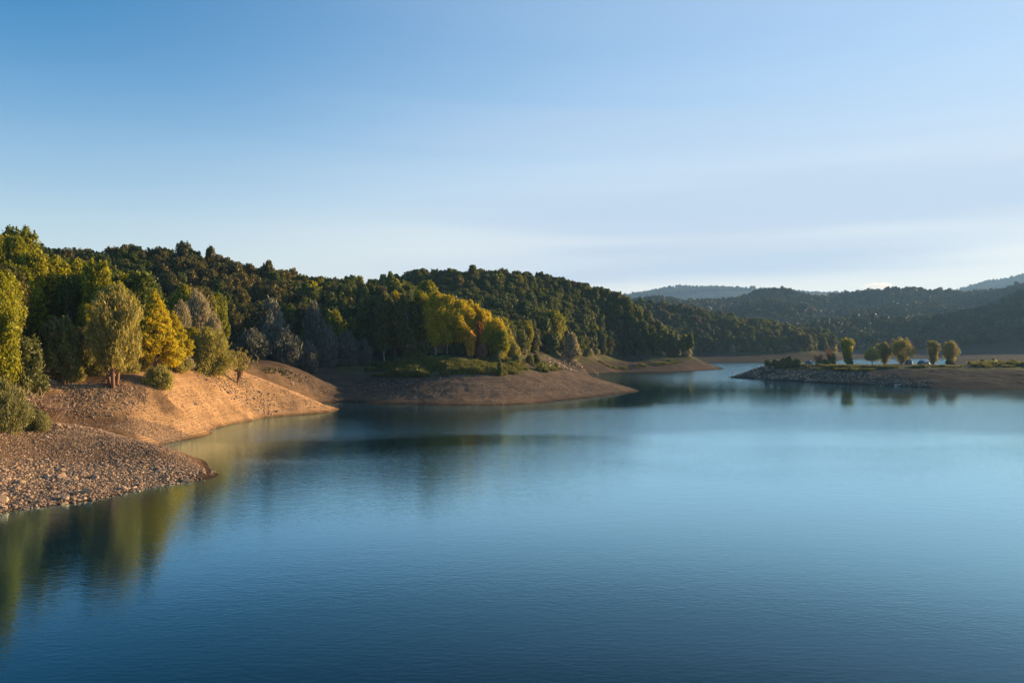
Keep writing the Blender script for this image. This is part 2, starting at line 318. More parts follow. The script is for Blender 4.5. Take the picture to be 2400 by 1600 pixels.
def water_mat():
    m, nt, N, L, b = mat('lake_water'); geo = N.new('ShaderNodeNewGeometry'); pos = geo.outputs['Position']
    b.inputs['Base Color'].default_value = (.001, .045, .080, 1); b.inputs['Roughness'].default_value = .035; b.inputs['IOR'].default_value = 1.333
    def mp(sx, sy, r=0):
        q = N.new('ShaderNodeMapping'); q.inputs['Scale'].default_value = (sx, sy, 1); q.inputs['Rotation'].default_value = (0, 0, r); L.new(pos, q.inputs[0]); return q.outputs[0]
    r1 = noise(N, L, mp(.9, 2.2, .15), 1.6, 3, .55); r2 = noise(N, L, mp(.7, 1.5, -.4), .55, 2, .5); r3 = noise(N, L, mp(1, 1.6, .5), 5.0, 2, .5)
    sy = N.new('ShaderNodeSeparateXYZ'); L.new(pos, sy.inputs[0])
    wv = mrange(N, L, noise(N, L, mp(.012, .02, .25), 1.0, 3, .5), .3, .7, -1, 1)
    yy = math_(N, L, 'ADD', math_(N, L, 'ADD', sy.outputs[1], math_(N, L, 'MULTIPLY', wv, 22.0)), math_(N, L, 'MULTIPLY', sy.outputs[0], -.10))
    cr_ = N.new('ShaderNodeValToRGB'); L.new(mrange(N, L, yy, 0, 600), cr_.inputs[0]); els = cr_.color_ramp.elements
    stops = [(0, .20), (60, .24), (82, .42), (92, .55), (104, .35), (116, .4), (128, .95), (150, .95), (170, .35), (190, .14), (262, .13), (290, .35), (330, .8), (600, 1.0)]
    els[0].position = 0; els[0].color = (.22, .22, .22, 1); els[1].position = 1; els[1].color = (1, 1, 1, 1)
    for p_, v_ in stops[1:-1]:
        e_ = els.new(p_ / 600); e_.color = (v_, v_, v_, 1)
    patch = cr_.outputs[0]
    h = math_(N, L, 'ADD', math_(N, L, 'MULTIPLY', r1, .062), math_(N, L, 'MULTIPLY', r2, .045))
    h = math_(N, L, 'ADD', h, math_(N, L, 'MULTIPLY', r3, .020))
    h = math_(N, L, 'MULTIPLY', h, math_(N, L, 'ADD', patch, mrange(N, L, sy.outputs[1], 240, 520, 0, 2.2)))
    bn = N.new('ShaderNodeBump'); bn.inputs['Strength'].default_value = 1; bn.inputs['Distance'].default_value = .55; L.new(h, bn.inputs['Height']); L.new(bn.outputs[0], b.inputs['Normal'])
    b.inputs['Base Color'].default_value = (.0005, .021, .040, 1); b.inputs['Specular IOR Level'].default_value = 0.0; b.inputs['Roughness'].default_value = .6
    gl = N.new('ShaderNodeBsdfGlossy'); gl.inputs['Color'].default_value = (.62, .91, 1.0, 1); gl.inputs['Roughness'].default_value = .05; L.new(bn.outputs[0], gl.inputs['Normal'])
    lw = N.new('ShaderNodeLayerWeight'); lw.inputs['Blend'].default_value = .5; L.new(bn.outputs[0], lw.inputs['Normal'])
    fr = N.new('ShaderNodeValToRGB'); L.new(lw.outputs['Facing'], fr.inputs[0]); e = fr.color_ramp.elements; e[0].position = 0; e[0].color = (.02, .02, .02, 1); e[1].position = 1; e[1].color = (.97, .97, .97, 1)
    for p_, v_ in ((.45, .025), (.61, .075), (.70, .24), (.78, .58), (.85, .86), (.92, .96)):
        q = e.new(p_); q.color = (v_, v_, v_, 1)
    mx = N.new('ShaderNodeMixShader'); L.new(fr.outputs[0], mx.inputs[0]); L.new(b.outputs[0], mx.inputs[1]); L.new(gl.outputs[0], mx.inputs[2]); L.new(mx.outputs[0], N['Material Output'].inputs['Surface'])
    return m
M_WATER = water_mat()

# ------------------------------------------------------------------ mesh building
def mesh_np(name, V, F, mats, midx=None, smooth=False):      # F: (n, k) faces of one size, or a list of such arrays
    if not isinstance(F, list): F = [F]
    F = [f for f in F if len(f)]
    me = bpy.data.meshes.new(name); V = np.asarray(V, np.float32)
    me.vertices.add(len(V)); me.vertices.foreach_set('co', V.ravel())
    nl = sum(f.size for f in F); nf = sum(len(f) for f in F)
    me.loops.add(nl); me.polygons.add(nf)
    me.loops.foreach_set('vertex_index', np.concatenate([f.ravel() for f in F]).astype(np.int32))
    tot = np.concatenate([np.full(len(f), f.shape[1]) for f in F]); st = np.concatenate([[0], np.cumsum(tot)[:-1]])
    me.polygons.foreach_set('loop_start', st.astype(np.int32))
    for mm in mats: me.materials.append(mm)
    if midx is not None: me.polygons.foreach_set('material_index', np.asarray(midx, np.int32))
    if smooth: me.polygons.foreach_set('use_smooth', np.ones(nf, bool))
    me.update(calc_edges=True); return me
def link(name, me, parent=None):
    o = bpy.data.objects.new(name, me); COL.objects.link(o)
    if parent is not None: o.parent = parent
    return o
def tag(o, label, cat, group=None):
    o['label'] = label; o['category'] = cat
    if group: o['group'] = group
    return o
def empty(name, loc, rz=0, scale=(1, 1, 1)):
    o = bpy.data.objects.new(name, None); COL.objects.link(o); o.location = loc; o.rotation_euler = (0, 0, rz); o.scale = scale; o.empty_display_size = .2; return o

class Tubes:
    def __init__(s): s.V = []; s.F = []; s.n = 0
    def add(s, pts, rad, k=6):
        pts = np.array(pts, float); base = s.n
        for i, p in enumerate(pts):
            t = pts[min(i + 1, len(pts) - 1)] - pts[max(i - 1, 0)]; t /= (np.linalg.norm(t) + 1e-9)
            a = np.cross(t, [0.3, 0.9, 0.2]); a /= (np.linalg.norm(a) + 1e-9); b = np.cross(t, a)
            for j in range(k):
                g = 2 * math.pi * j / k; s.V.append(p + rad[i] * (math.cos(g) * a + math.sin(g) * b))
        for i in range(len(pts) - 1):
            for j in range(k):
                s.F.append((base + i * k + j, base + i * k + (j + 1) % k, base + (i + 1) * k + (j + 1) % k, base + (i + 1) * k + j))
        s.n += len(pts) * k
    def arrays(s): return np.array(s.V), np.array(s.F, np.int64).reshape(-1, 4)
def unit(v): return v / (np.linalg.norm(v, axis=-1, keepdims=True) + 1e-9)

def leaves(centres, radii, n, size, elong, r, feather=0.0, flat=.8, core=.55):
    c = np.array(centres); rad = np.array(radii); w = rad ** 2; w = w / w.sum(); idx = r.choice(len(c), n, p=w)
    d = unit(r.normal(size=(n, 3))); rr = core * .6 + (1.12 - core * .6) * r.random(n) ** .75
    rr *= 1 + .22 * np.sin(d[:, 0] * 5 + idx) * np.cos(d[:, 1] * 6 + d[:, 2] * 4 + idx)
    if feather > 0: rr = rr * (1 + .45 * r.random(n) ** 4)
    pos = c[idx] + d * (rad[idx] * rr)[:, None] * np.array([1, 1, flat])
    nrm = unit(d + .85 * r.normal(size=(n, 3)) + np.array([0, 0, .25]))
    if feather > 0:
        cc = c.mean(0); out = unit(pos - np.array([cc[0], cc[1], pos[:, 2].min() - .5]))
        t = unit(out * feather + np.array([0, 0, .35 * feather]) + .45 * r.normal(size=(n, 3)))
    else: t = unit(r.normal(size=(n, 3)))
    t = unit(t - nrm * (t * nrm).sum(1)[:, None]); b = np.cross(nrm, t)
    s = size * (.65 + .7 * r.random(n)); s = s[:, None]
    V = np.stack([pos - t * s * elong, pos + b * s, pos + t * s * elong, pos - b * s], 1).reshape(-1, 3)
    F = np.arange(4 * n).reshape(n, 4); return V, F

PROF = dict(   # (height fraction, half width fraction) of the crown
    oak=[(.14, .5), (.3, .88), (.5, 1.0), (.72, 1.0), (.88, .82), (1.0, .5)],
    oaktall=[(.2, .45), (.38, .85), (.6, 1.0), (.78, .85), (.9, .6), (1.0, .3)],
    poplar=[(.18, .4), (.32, .8), (.5, 1.0), (.68, .85), (.84, .55), (1.0, .12)],
    willow=[(.22, .35), (.36, .85), (.52, 1.0), (.7, .88), (.85, .68), (1.0, .25)],
    dome=[(.04, .7), (.2, .95), (.42, 1.0), (.65, .85), (.85, .55), (1.0, .15)],
    fan=[(.12, .28), (.3, .62), (.5, .9), (.72, 1.0), (.88, .75), (1.0, .25)],
    umbrella=[(.34, .75), (.5, 1.0), (.68, .92), (.85, .6), (1.0, .15)],
    column=[(.12, .45), (.3, .7), (.55, .8), (.75, 1.0), (.9, .95), (1.0, .6)],
    grove=[(.20, .5), (.40, .85), (.68, 1.0), (.84, .75), (.94, .45), (1.0, .15)],
    layer=[(.12, .85), (.28, 1.0), (.45, .9), (.6, .7), (.78, .45), (1.0, .10)],
)
TIGHT = .62
def proto(kind, H, Wd, nl, size, elong, leaf, bark, seed, nclump=20, cr=.30, feather=0., stems=1, flat=.8, lean=0., r0=None, sides=6, core=.5, branchy=True):
    if kind in ('oak', 'oaktall', 'poplar', 'grove'): flat = 1.25 if flat == .8 else flat
    r = np.random.default_rng(seed); pf = np.array(PROF[kind]); C = []; R = []; nclump = int(nclump * 2.0); cr *= TIGHT
    for i in range(nclump):
        t = pf[0, 0] + (1 - pf[0, 0]) * ((i + r.random()) / nclump) ** .92
        w = np.interp(t, pf[:, 0], pf[:, 1]) * Wd / 2; a = i * 2.4 + r.random() * 1.2
        cr_ = cr * Wd * (.75 + .5 * r.random()) * (0.62 + .38 * (w / (Wd / 2)))
        q = max(0, w - cr_ * .7) * (.45 + .62 * r.random())
        C.append([q * math.cos(a) + lean * t * H, q * math.sin(a), min(t * H, H - cr_ * flat * .85)]); R.append(cr_)
        if r.random() < (.65 if kind in ('oak', 'oaktall', 'grove', 'poplar') else .4):     # shoots breaking the outline
            C.append([C[-1][0] * 1.15 + lean, C[-1][1] * 1.15, C[-1][2] + cr_ * 1.15]); R.append(cr_ * .40)
    V, F = leaves(C, R, nl, size, elong, r, feather, flat, core)
    crown = mesh_np('crown', V, F, [ML[leaf]])
    T = Tubes(); r0 = r0 or .022 * H + .03
    top = np.array([lean * H * .85, 0, H * .86]); z0 = pf[0, 0] * H
    for sidx in range(stems):
        a = 2 * math.pi * sidx / max(1, stems) + r.random(); sp = 0 if stems == 1 else .10 * Wd
        tp = top + np.array([math.cos(a), math.sin(a), 0]) * (0 if stems == 1 else .28 * Wd) * (1, 1, 0)
        mid = np.array([math.cos(a) * sp * 1.4 + lean * H * .3, math.sin(a) * sp * 1.4, H * .35]) + r.normal(size=3) * .02 * H * np.array([1, 1, 0])
        b0 = np.array([math.cos(a) * sp * .45, math.sin(a) * sp * .45, -.4]); rr0 = r0 / math.sqrt(stems)
        T.add([b0, b0 * .5 + mid * .5 + np.array([0, 0, .1]), mid, mid * .45 + tp * .55, tp], [rr0 * 1.35, rr0, rr0 * .8, rr0 * .45, rr0 * .12], sides)
    if branchy:
        for c, q in zip(C[::2] if nclump > 14 else C, R):
            t0 = max(.12 * H, min(c[2] - .22 * H, H * .7)); s0 = np.array([lean * t0, 0, t0]); c = np.array(c)
            m_ = s0 * .5 + c * .5 + r.normal(size=3) * .03 * H - np.array([0, 0, .02 * H])
            T.add([s0, m_, c], [r0 * .32, r0 * .2, r0 * .06], 4)
    v, f = T.arrays(); trunk = mesh_np('trunk', v, f, [bark], smooth=True)
    return dict(H=H, W=Wd, crown=crown, trunk=trunk)
def merged(p, name):           # crown and trunk in one mesh, for the masses of far trees
    a, b = p['crown'], p['trunk']
    def arr(me):
        v = np.empty(len(me.vertices) * 3, np.float32); me.vertices.foreach_get('co', v)
        f = np.empty(len(me.loops), np.int32); me.loops.foreach_get('vertex_index', f); return v.reshape(-1, 3), f.reshape(-1, 4)
    va, fa = arr(a); vb, fb = arr(b)
    return mesh_np(name, np.concatenate([va, vb]), np.concatenate([fa, fb + len(va)]), [a.materials[0], b.materials[0]], np.concatenate([np.zeros(len(fa)), np.ones(len(fb))]))
def tree_thing(name, p, x, y, H, Wd, label, cat='tree', group=None, rz=None, sink=.15, z=None, parts=('trunk', 'crown')):
    z = z1(x, y) if z is None else z
    e = empty(name, (x, y, z - sink), random.random() * 6.28 if rz is None else rz, (Wd / p['W'], Wd / p['W'], H / p['H']))
    link(parts[0], p['trunk'], e); link(parts[1], p['crown'], e)
    return tag(e, label, cat, group)

# geometry-node scatter for uncountable masses
def scatter(name, pts, rotz, scl, idx, sources, label, cat):
    me = bpy.data.meshes.new(name); me.vertices.add(len(pts)); me.vertices.foreach_set('co', np.asarray(pts, np.float32).ravel())
    for nm, dat, typ in (('rz', rotz, 'FLOAT'), ('idx', idx, 'INT')):
        a = me.attributes.new(nm, typ, 'POINT'); a.data.foreach_set('value', np.asarray(dat, np.float32 if typ == 'FLOAT' else np.int32))
    a = me.attributes.new('scl', 'FLOAT_VECTOR', 'POINT'); a.data.foreach_set('vector', np.asarray(scl, np.float32).ravel())
    o = link(name, me); o['kind'] = 'stuff'; o['label'] = label; o['category'] = cat
    c = bpy.data.collections.new(name + '_sources')
    for i, sm in enumerate(sources):
        so = bpy.data.objects.new('%s_source_%02d' % (name, i), sm); c.objects.link(so)
    ng = bpy.data.node_groups.new(name + '_scatter', 'GeometryNodeTree')
    ng.interface.new_socket('Geometry', in_out='INPUT', socket_type='NodeSocketGeometry'); ng.interface.new_socket('Geometry', in_out='OUTPUT', socket_type='NodeSocketGeometry')
    N, L = ng.nodes, ng.links; gi = N.new('NodeGroupInput'); go = N.new('NodeGroupOutput'); ip = N.new('GeometryNodeInstanceOnPoints')
    ci = N.new('GeometryNodeCollectionInfo'); ci.inputs['Collection'].default_value = c; ci.inputs['Separate Children'].default_value = True; ci.inputs['Reset Children'].default_value = True
    def na(n_, t):
        q = N.new('GeometryNodeInputNamedAttribute'); q.data_type = t; q.inputs['Name'].default_value = n_; return [s for s in q.outputs if s.name == 'Attribute' and s.enabled][0]
    cx = N.new('ShaderNodeCombineXYZ'); L.new(na('rz', 'FLOAT'), cx.inputs[2])
    er = N.new('FunctionNodeEulerToRotation'); L.new(cx.outputs[0], er.inputs[0])
    L.new(gi.outputs[0], ip.inputs['Points']); L.new(ci.outputs[0], ip.inputs['Instance']); ip.inputs['Pick Instance'].default_value = True
    L.new(na('idx', 'INT'), ip.inputs['Instance Index']); L.new(er.outputs[0], ip.inputs['Rotation']); L.new(na('scl', 'FLOAT_VECTOR'), ip.inputs['Scale'])
    L.new(ip.outputs[0], go.inputs[0]); md = o.modifiers.new('scatter', 'NODES'); md.node_group = ng
    return o

# ------------------------------------------------------------------ ground, hills, water
us = np.concatenate([np.linspace(-3.2, -.80, 50, endpoint=False), np.linspace(-.80, .72, 1150, endpoint=False), np.linspace(.72, 3.2, 60)])
ys = np.concatenate([np.arange(24, 60, 2.0), np.arange(60, 170, .36), np.arange(170, 300, .9), np.arange(300, 500, 1.6), np.arange(500, 1000, 5), np.arange(1000, 2000, 12), np.arange(2000, 7001, 50)])
GX = us[None, :] * ys[:, None]; GY = np.repeat(ys[:, None], len(us), 1)
# smooth part on a thinner grid, then bilinear
rs = np.unique(np.concatenate([np.arange(0, len(ys), 4), [len(ys) - 1]])); cs = np.unique(np.concatenate([np.arange(0, len(us), 4), [len(us) - 1]]))
ZC = Zraw(GX[np.ix_(rs, cs)], GY[np.ix_(rs, cs)])
T1 = np.empty((len(rs), len(us)))
for i in range(len(rs)): T1[i] = np.interp(us, us[cs], ZC[i])
ZR = np.empty((len(ys), len(us)))
for j in range(len(us)): ZR[:, j] = np.interp(ys, ys[rs], T1[:, j])
GZ = detail(GX, GY, ZR)
GZ[-1, :] = -6; GZ[:, 0] = np.minimum(GZ[:, 0], -6); GZ[:, -1] = np.minimum(GZ[:, -1], -6); GZ[0, :] = np.minimum(GZ[0, :], -6)

def treeline(x, y):
    d = np.interp(y, [60, 120, 150, 185, 205, 240, 262, 320, 380, 430, 600, 700, 1000], [9.0, 9.3, 9.6, 10.2, 10.6, 10.8, 10.8, 9.4, 8.4, 7.0, 6.9, 7.6, 9.0])
    return d + .5 * fbm(x / 12, y / 12, 41, 2)
def soil(x, y, z):
    u = x / y; n = fbm(x / 7, y / 7, 51, 3)[..., None]; tl = treeline(x, y)
    sand = np.array([.36, .212, .102]); brown = np.array([.122, .088, .060]); grey = np.array([.056, .052, .041]); shaded_rub = np.array([.10, .062, .037]); grass = np.array([.085, .10, .028]); litter = np.array([.055, .042, .024]); farw = np.array([.060, .068, .030])  # brown and grey are deepened to hold the shade of camera-facing banks
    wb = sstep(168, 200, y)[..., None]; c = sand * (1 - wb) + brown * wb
    c = c * (1 - .32 * sstep(.0, .07, -.05 - u) * (y > 178) * (y < 300))[..., None]  # left of the central bank: shade of the slope painted into the soil
    w3 = (sstep(300, 340, y) * (u < .27))[..., None]; c = c * (1 - .35 * w3)  # third bank darkened further, its shade also put into the colour
    wr = np.maximum((1 - sstep(98, 106, y)), sstep(.0, .35, fbm(x / 6, y / 6, 57, 3) + .25 * (u < -.46)) * (y < 122))[..., None] * (y < 170)[..., None]; c = c * (1 - .8 * wr) + shaded_rub * .8 * wr  # rubble soil, with shadow between stones and on the near front painted in
    wi = ((u > .26) & (y > 230) & (y < 560)) | (y > 500); c = np.where(wi[..., None], grey, c); c = c * (1 - .42 * sstep(520, 560, y)[..., None]) * np.where((wi & (y < 520))[..., None], .85, 1)  # the spit's sunless bank is painted into its grey soil
    g = np.zeros(x.shape)
    g = np.maximum(g, (y > 195) & (y < 300) & (z > 6.0) & (u > -.22) & (u < .05))
    g = np.maximum(g, .6 * ((y > 300) & (y < 470) & (z > 4.6) & (u > .02) & (u < .25)))
    g = np.maximum(g, .65 * ((u > .26) & (y > 230) & (y < 520) & (z > 4.9)))
    g = np.maximum(g, .5 * ((y > 560) & (z > 5.5)))
    g = np.clip(g * np.clip(.75 + 1.2 * n[..., 0], 0, 1), 0, 1)[..., None]
    c = c * (1 - g) + grass * g
    f = sstep(-.3, .8, z - tl)[..., None]; c = c * (1 - f) + litter * f
    ff = sstep(1300, 2600, y)[..., None] * f; c = c * (1 - ff) + farw * ff
    return c
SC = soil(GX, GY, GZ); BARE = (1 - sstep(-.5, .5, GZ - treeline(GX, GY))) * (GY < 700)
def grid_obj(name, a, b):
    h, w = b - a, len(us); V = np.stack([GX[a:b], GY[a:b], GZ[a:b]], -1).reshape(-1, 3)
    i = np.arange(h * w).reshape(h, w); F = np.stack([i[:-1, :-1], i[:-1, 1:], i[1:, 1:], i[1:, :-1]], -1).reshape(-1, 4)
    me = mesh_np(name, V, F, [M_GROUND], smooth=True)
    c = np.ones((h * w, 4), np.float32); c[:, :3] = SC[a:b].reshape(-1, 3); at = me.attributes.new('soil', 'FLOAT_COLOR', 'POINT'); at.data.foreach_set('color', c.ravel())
    at = me.attributes.new('bare', 'FLOAT', 'POINT'); at.data.foreach_set('value', BARE[a:b].ravel().astype(np.float32))
    o = link(name, me); o['kind'] = 'structure'; return o
cut = int(np.searchsorted(ys, 880))
grid_obj('ground', 0, cut + 1); grid_obj('hills', cut, len(ys))
def sheet(name, m, z, s, y0=0):
    me = mesh_np(name, [(-s, -s + y0, z), (s, -s + y0, z), (s, s + y0, z), (-s, s + y0, z)], np.array([[0, 1, 2, 3]]), [m]); o = link(name, me); o['kind'] = 'structure'; return o
lb = mesh_np('lake_bed', [(-9000, -9000, -6.2), (9000, -9000, -6.2), (9000, 9000, -6.2), (-9000, 9000, -6.2)], np.array([[0, 1, 2, 3]]), [plain('lake_bed_mud', (.10, .09, .06))])
link('lake_bed', lb)['kind'] = 'structure'
me = mesh_np('water', [(-1500, -1200, 0), (1500, -1200, 0), (1500, 800, 0), (-1500, 800, 0)], np.array([[0, 1, 2, 3]]), [M_WATER]); link('water', me)['kind'] = 'structure'

# ------------------------------------------------------------------ tree kinds
def PR(kind, H, Wd, nl, size, elong, leaf, bark, seed, **k): return proto(kind, H, Wd, nl, size, elong, leaf, bark, seed, **k)
def hitz(px, py, d0, d1):      # distance at which the sight line of a photo point meets the terrain
    d = np.linspace(d0, d1, 260); x = (px - 1200) / FPX * d; zr = CAMH - (py - HOR) / FPX * d; zt = Z(x, d); k = np.where(zt >= zr)[0]
    return float(d[k[0]]) if len(k) else float(d[np.argmin(zr - zt)])
USED = []
def place(px, wpx, top, d, p, label, name='tree', cat='tree', group=None, rz=None, excl=.38, sink=.15, base=None, parts=('trunk', 'crown'), dz=0):
    if base is not None: d = hitz(px, base, d * .8, d * 1.3)
    x = (px - 1200) / FPX * d; zb = z1(x, d) + dz; H = (CAMH - (top - HOR) / FPX * d) - zb; Wd = wpx / FPX * d
    USED.append((x, d, Wd * excl)); return tree_thing(name, p, x, d, H, Wd, label, cat, group, rz, sink, zb, parts)

# --- near left bank: every tree built for its place
p = PR('willow', 12, 8, 30000, .06, 4.5, 'willow', M_BARKRED, 101, nclump=30, cr=.21, feather=1.2, stems=3, r0=.42, core=.25, flat=1.25)
place(268, 132, 672, 116, p, 'large feathery olive willow with forked reddish trunks on the sandy slope', 'willow_tree', 'willow', base=905, rz=.4)
p = PR('dome', 6.5, 8.4, 26000, .055, 4.5, 'willow', M_BARKRED, 102, nclump=22, cr=.27, feather=1.3, stems=4, r0=.3, core=.2, flat=1.0)
place(490, 116, 776, 147, p, 'rounded tan willow bush at the stony crest of the second slope', 'willow_bush', 'bush', base=872, rz=1.0)
p = PR('layer', 12, 10, 38000, .11, 1.7, 'yellow', M_BARK, 103, nclump=44, cr=.19, flat=.62, core=.1)
place(362, 128, 688, 133, p, 'golden yellow tree with layered boughs behind the large olive willow', 'yellow_tree', rz=.3)
place(405, 95, 735, 139, p, 'smaller golden tree with low boughs beside the rounded tan willow bush', 'yellow_tree', rz=2.3)
p = PR('dome', 12, 9.5, 26000, .08, 4.0, 'silver', M_BARK, 104, nclump=22, cr=.28, feather=1.2, stems=3, r0=.35, core=.4, flat=1.0)
place(462, 84, 690, 168, p, 'silvery domed willow, the tallest behind the golden trees', 'silver_willow', 'willow', rz=.2)
place(425, 70, 712, 160, p, 'silvery willow rising left of the tallest silvery willow', 'silver_willow', 'willow', rz=1.9)
place(500, 52, 742, 163, p, 'lower silvery willow leaning over the dark hollow', 'silver_willow', 'willow', rz=4.0)
p = PR('poplar', 16, 7, 36000, .10, 1.6, 'yellow', M_BARK, 105, nclump=30, cr=.24)
place(84, 70, 604, 138, p, 'tall golden poplar standing among the green trees at the far left', 'poplar', rz=.6)
lime = [PR('oaktall', 13, 7.5, 38000, .105, 1.5, 'lime', M_BARK, 110 + i, nclump=28, cr=.24) for i in range(3)]
limep = PR('poplar', 16, 6, 34000, .105, 1.5, 'lime', M_BARK, 115, nclump=28, cr=.24)
place(-12, 130, 640, 98, lime[0], 'near green beech cut by the left edge of the view', 'beech_tree', rz=2.0)
place(222, 74, 622, 150, limep, 'tall yellow green poplar behind the crown of the large willow', 'poplar', rz=.1)
place(172, 70, 642, 146, limep, 'yellow green poplar right of the tall golden poplar', 'poplar', rz=3.1)
place(130, 76, 655, 142, lime[1], 'broad yellow green tree below the tall golden poplar', 'broadleaf_tree', rz=1.4)
place(316, 58, 690, 152, lime[2], 'yellow green tree just behind the golden tree with layered boughs', 'broadleaf_tree', rz=.7)
place(308, 78, 724, 142, lime[0], 'bushy yellow green tree filling the gap between the large willow and the golden tree', 'broadleaf_tree', rz=3.4)
place(215, 84, 716, 128, lime[1], 'yellow green tree close behind the left side of the large willow', 'broadleaf_tree', rz=5.2)
place(448, 70, 768, 150, lime[2], 'low yellow green tree between the golden tree and the rounded tan willow bush', 'broadleaf_tree', rz=1.2)
place(30, 90, 560, 150, lime[2], 'tallest green tree on the skyline at the far left', 'broadleaf_tree', rz=4.2)
place(430, 60, 672, 182, lime[1], 'yellow green tree crowning the silvery willows', 'broadleaf_tree', rz=2.6)
place(512, 54, 690, 190, lime[0], 'green tree hanging over the left side of the dark hollow', 'broadleaf_tree', rz=5.0)
p = PR('oak', 9, 8, 13000, .11, 1.9, 'fern', M_BARKRED, 120, nclump=22, cr=.22, lean=-.12, r0=.3, core=.2)
place(150, 92, 745, 112, p, 'dark shrubby tree with a leaning reddish trunk above the rubble', 'shrub_tree', base=900, rz=0)
place(60, 110, 790, 104, p, 'low dark tree with grey green sprays under the left edge beech', 'shrub_tree', rz=.8)
place(192, 60, 770, 118, p, 'dark olive tree with a pale split trunk foot left of the large willow', 'shrub_tree', base=880, rz=2.2)
p = PR('dome', 2.6, 4.2, 15000, .045, 4.5, 'willow', M_BARKRED, 121, nclump=14, cr=.3, feather=1.3, stems=3, r0=.12, core=.2)
place(372, 72, 862, 119, p, 'low olive shrub alone on the sandy slope below the willow', 'slope_shrub', 'shrub', base=905, rz=.5)
p_low = p
place(332, 58, 822, 126, p, 'small yellowish willow shrub between the large willow and the golden tree', 'slope_shrub', 'shrub', base=866, rz=1.9)
place(385, 60, 826, 129, p, 'small willow shrub under the boughs of the smaller golden tree', 'slope_shrub', 'shrub', base=862, rz=3.3)
p = PR('dome', 5, 6.6, 34000, .045, 5.0, 'tamarisk', M_BARKRED, 122, nclump=20, cr=.3, feather=1.4, stems=4, r0=.12, core=.15, flat=1.0)
place(0, 128, 896, 88, p, 'large feathery green tamarisk bush at the left edge above the rubble point', 'tamarisk_bush', 'bush', base=1005, rz=.4)
place(84, 66, 962, 91, p, 'low green bush spreading over pale stones beside the tamarisk', 'tamarisk_bush', 'bush', base=1008, rz=2.0)

for px, w, top, b_, lb in [(232, 52, 842, 878, 'low shrub left of the forked trunks of the large willow'), (296, 60, 836, 872, 'low shrub right of the forked trunks of the large willow'), (418, 56, 838, 868, 'low tan shrub left of the rounded tan willow bush'), (176, 46, 858, 892, 'low dark shrub beside the leaning reddish trunk')]:
    place(px, w, top, 125, p_low, lb, 'slope_shrub', 'shrub', rz=px * .3, base=b_)
# bare upright shrub and the heap of dead boughs
def twigs(n, H, spread, seed, arch=0., lean=(0, 0), r0=.035, sub=4):
    r = np.random.default_rng(seed); T = Tubes()
    for i in range(n):
        a = r.random() * 6.28; L_ = H * (.6 + .45 * r.random()); sp = spread * (.25 + .75 * r.random())
        pts = []
        for t in np.linspace(0, 1, 6):
            pts.append([math.cos(a) * sp * t ** (1.2 if arch == 0 else .9) + lean[0] * t, math.sin(a) * sp * t + lean[1] * t, L_ * (t - arch * t * t)])
        pts = np.array(pts) + r.normal(size=(6, 3)) * .04 * H * np.linspace(0, 1, 6)[:, None]
        T.add(pts, np.linspace(r0, r0 * .25, 6), 4)
        for q in range(sub):
            k = r.integers(2, 5); d = unit(r.normal(size=3) + (pts[5] - pts[0]) / H * 1.2); T.add([pts[k], pts[k] + d * .16 * H, pts[k] + d * .3 * H + [0, 0, -.1 * arch * H]], [r0 * .4, r0 * .28, r0 * .15], 3)
    return T.arrays()
def twig_thing(name, px, d, arr, label, cat, mt, leafp=None, dz=0, base=None):
    if base: d = hitz(px, base, d * .8, d * 1.3)
    x = (px - 1200) / FPX * d; e = empty(name, (x, d, z1(x, d) - .1 + dz)); link('branches', mesh_np('branches', arr[0], arr[1], [mt]), e)
    if leafp is not None: link('leaves', leafp, e)
    return tag(e, label, cat)
def tip_leaves(arr, n, size, leaf, seed, zmin):
    r = np.random.default_rng(seed); v = arr[0]; v = v[v[:, 2] > zmin]; c = v[r.integers(0, len(v), n)]
    V, F = leaves(c, np.full(n, .25), n, size, 2.5, r, 0, 1, .0); return mesh_np('leaves', V, F, [ML[leaf]])
a = twigs(22, 6.4, 1.7, 201, lean=(1.0, 0), r0=.07); twig_thing('bare_shrub', 556, 152, a, 'thin upright half bare shrub right of the rounded tan willow bush', 'shrub', M_BARKRED, tip_leaves(a, 1500, .07, 'willow', 202, 2.4))
M_PALEBARK = plain('weathered_dead_wood', (.40, .26, .17), .9, 2.0, .3)
a = twigs(46, 6.0, 3.2, 203, arch=.55, lean=(1.2, -.8), r0=.09); twig_thing('dead_boughs', 70, 96, a, 'tangle of dead reddish boughs behind the tamarisk bush', 'dead branches', M_PALEBARK, dz=.2)
a = twigs(34, 4.2, 2.6, 204, arch=.6, lean=(1.6, -.6), r0=.08); twig_thing('dead_boughs', 106, 97, a, 'lower tangle of dead twigs drooping over the rubble right of the tamarisk', 'dead branches', M_PALEBARK, dz=.2)

# --- dark hollow: grey willows in the shade
sil = [PR('dome', 8, 9, 13000, .11, 3.2, 'grey', M_BARK, 130 + i, nclump=20, cr=.27, feather=1.1, stems=3, r0=.25, core=.4, flat=1.0) for i in range(2)]
for px, w, top, d, lb in [(632, 96, 712, 222, 'tallest grey willow at the back of the dark hollow'), (636, 74, 750, 212, 'grey willow with a pale lit tip in front of the tallest one in the hollow'),
                          (592, 88, 776, 203, 'broad grey willow mound at the left foot of the dark hollow'), (672, 90, 778, 208, 'brownish grey willow mound in the middle of the dark hollow'),
                          (735, 58, 716, 226, 'bluish grey willow with two pointed heads in the shade'), (768, 50, 770, 218, 'bluish grey willow bush below the two headed one'),
                          (722, 54, 802, 210, 'low willow bush at the rim of the dark hollow'), (812, 56, 778, 222, 'dim grey willow between the hollow and the yellow grove'), (852, 40, 796, 226, 'smallest grey willow beside the yellow grove')]:
    place(px, w, top, d, sil[(px // 7) % 2], lb, 'grey_willow', 'willow', rz=px * .7)

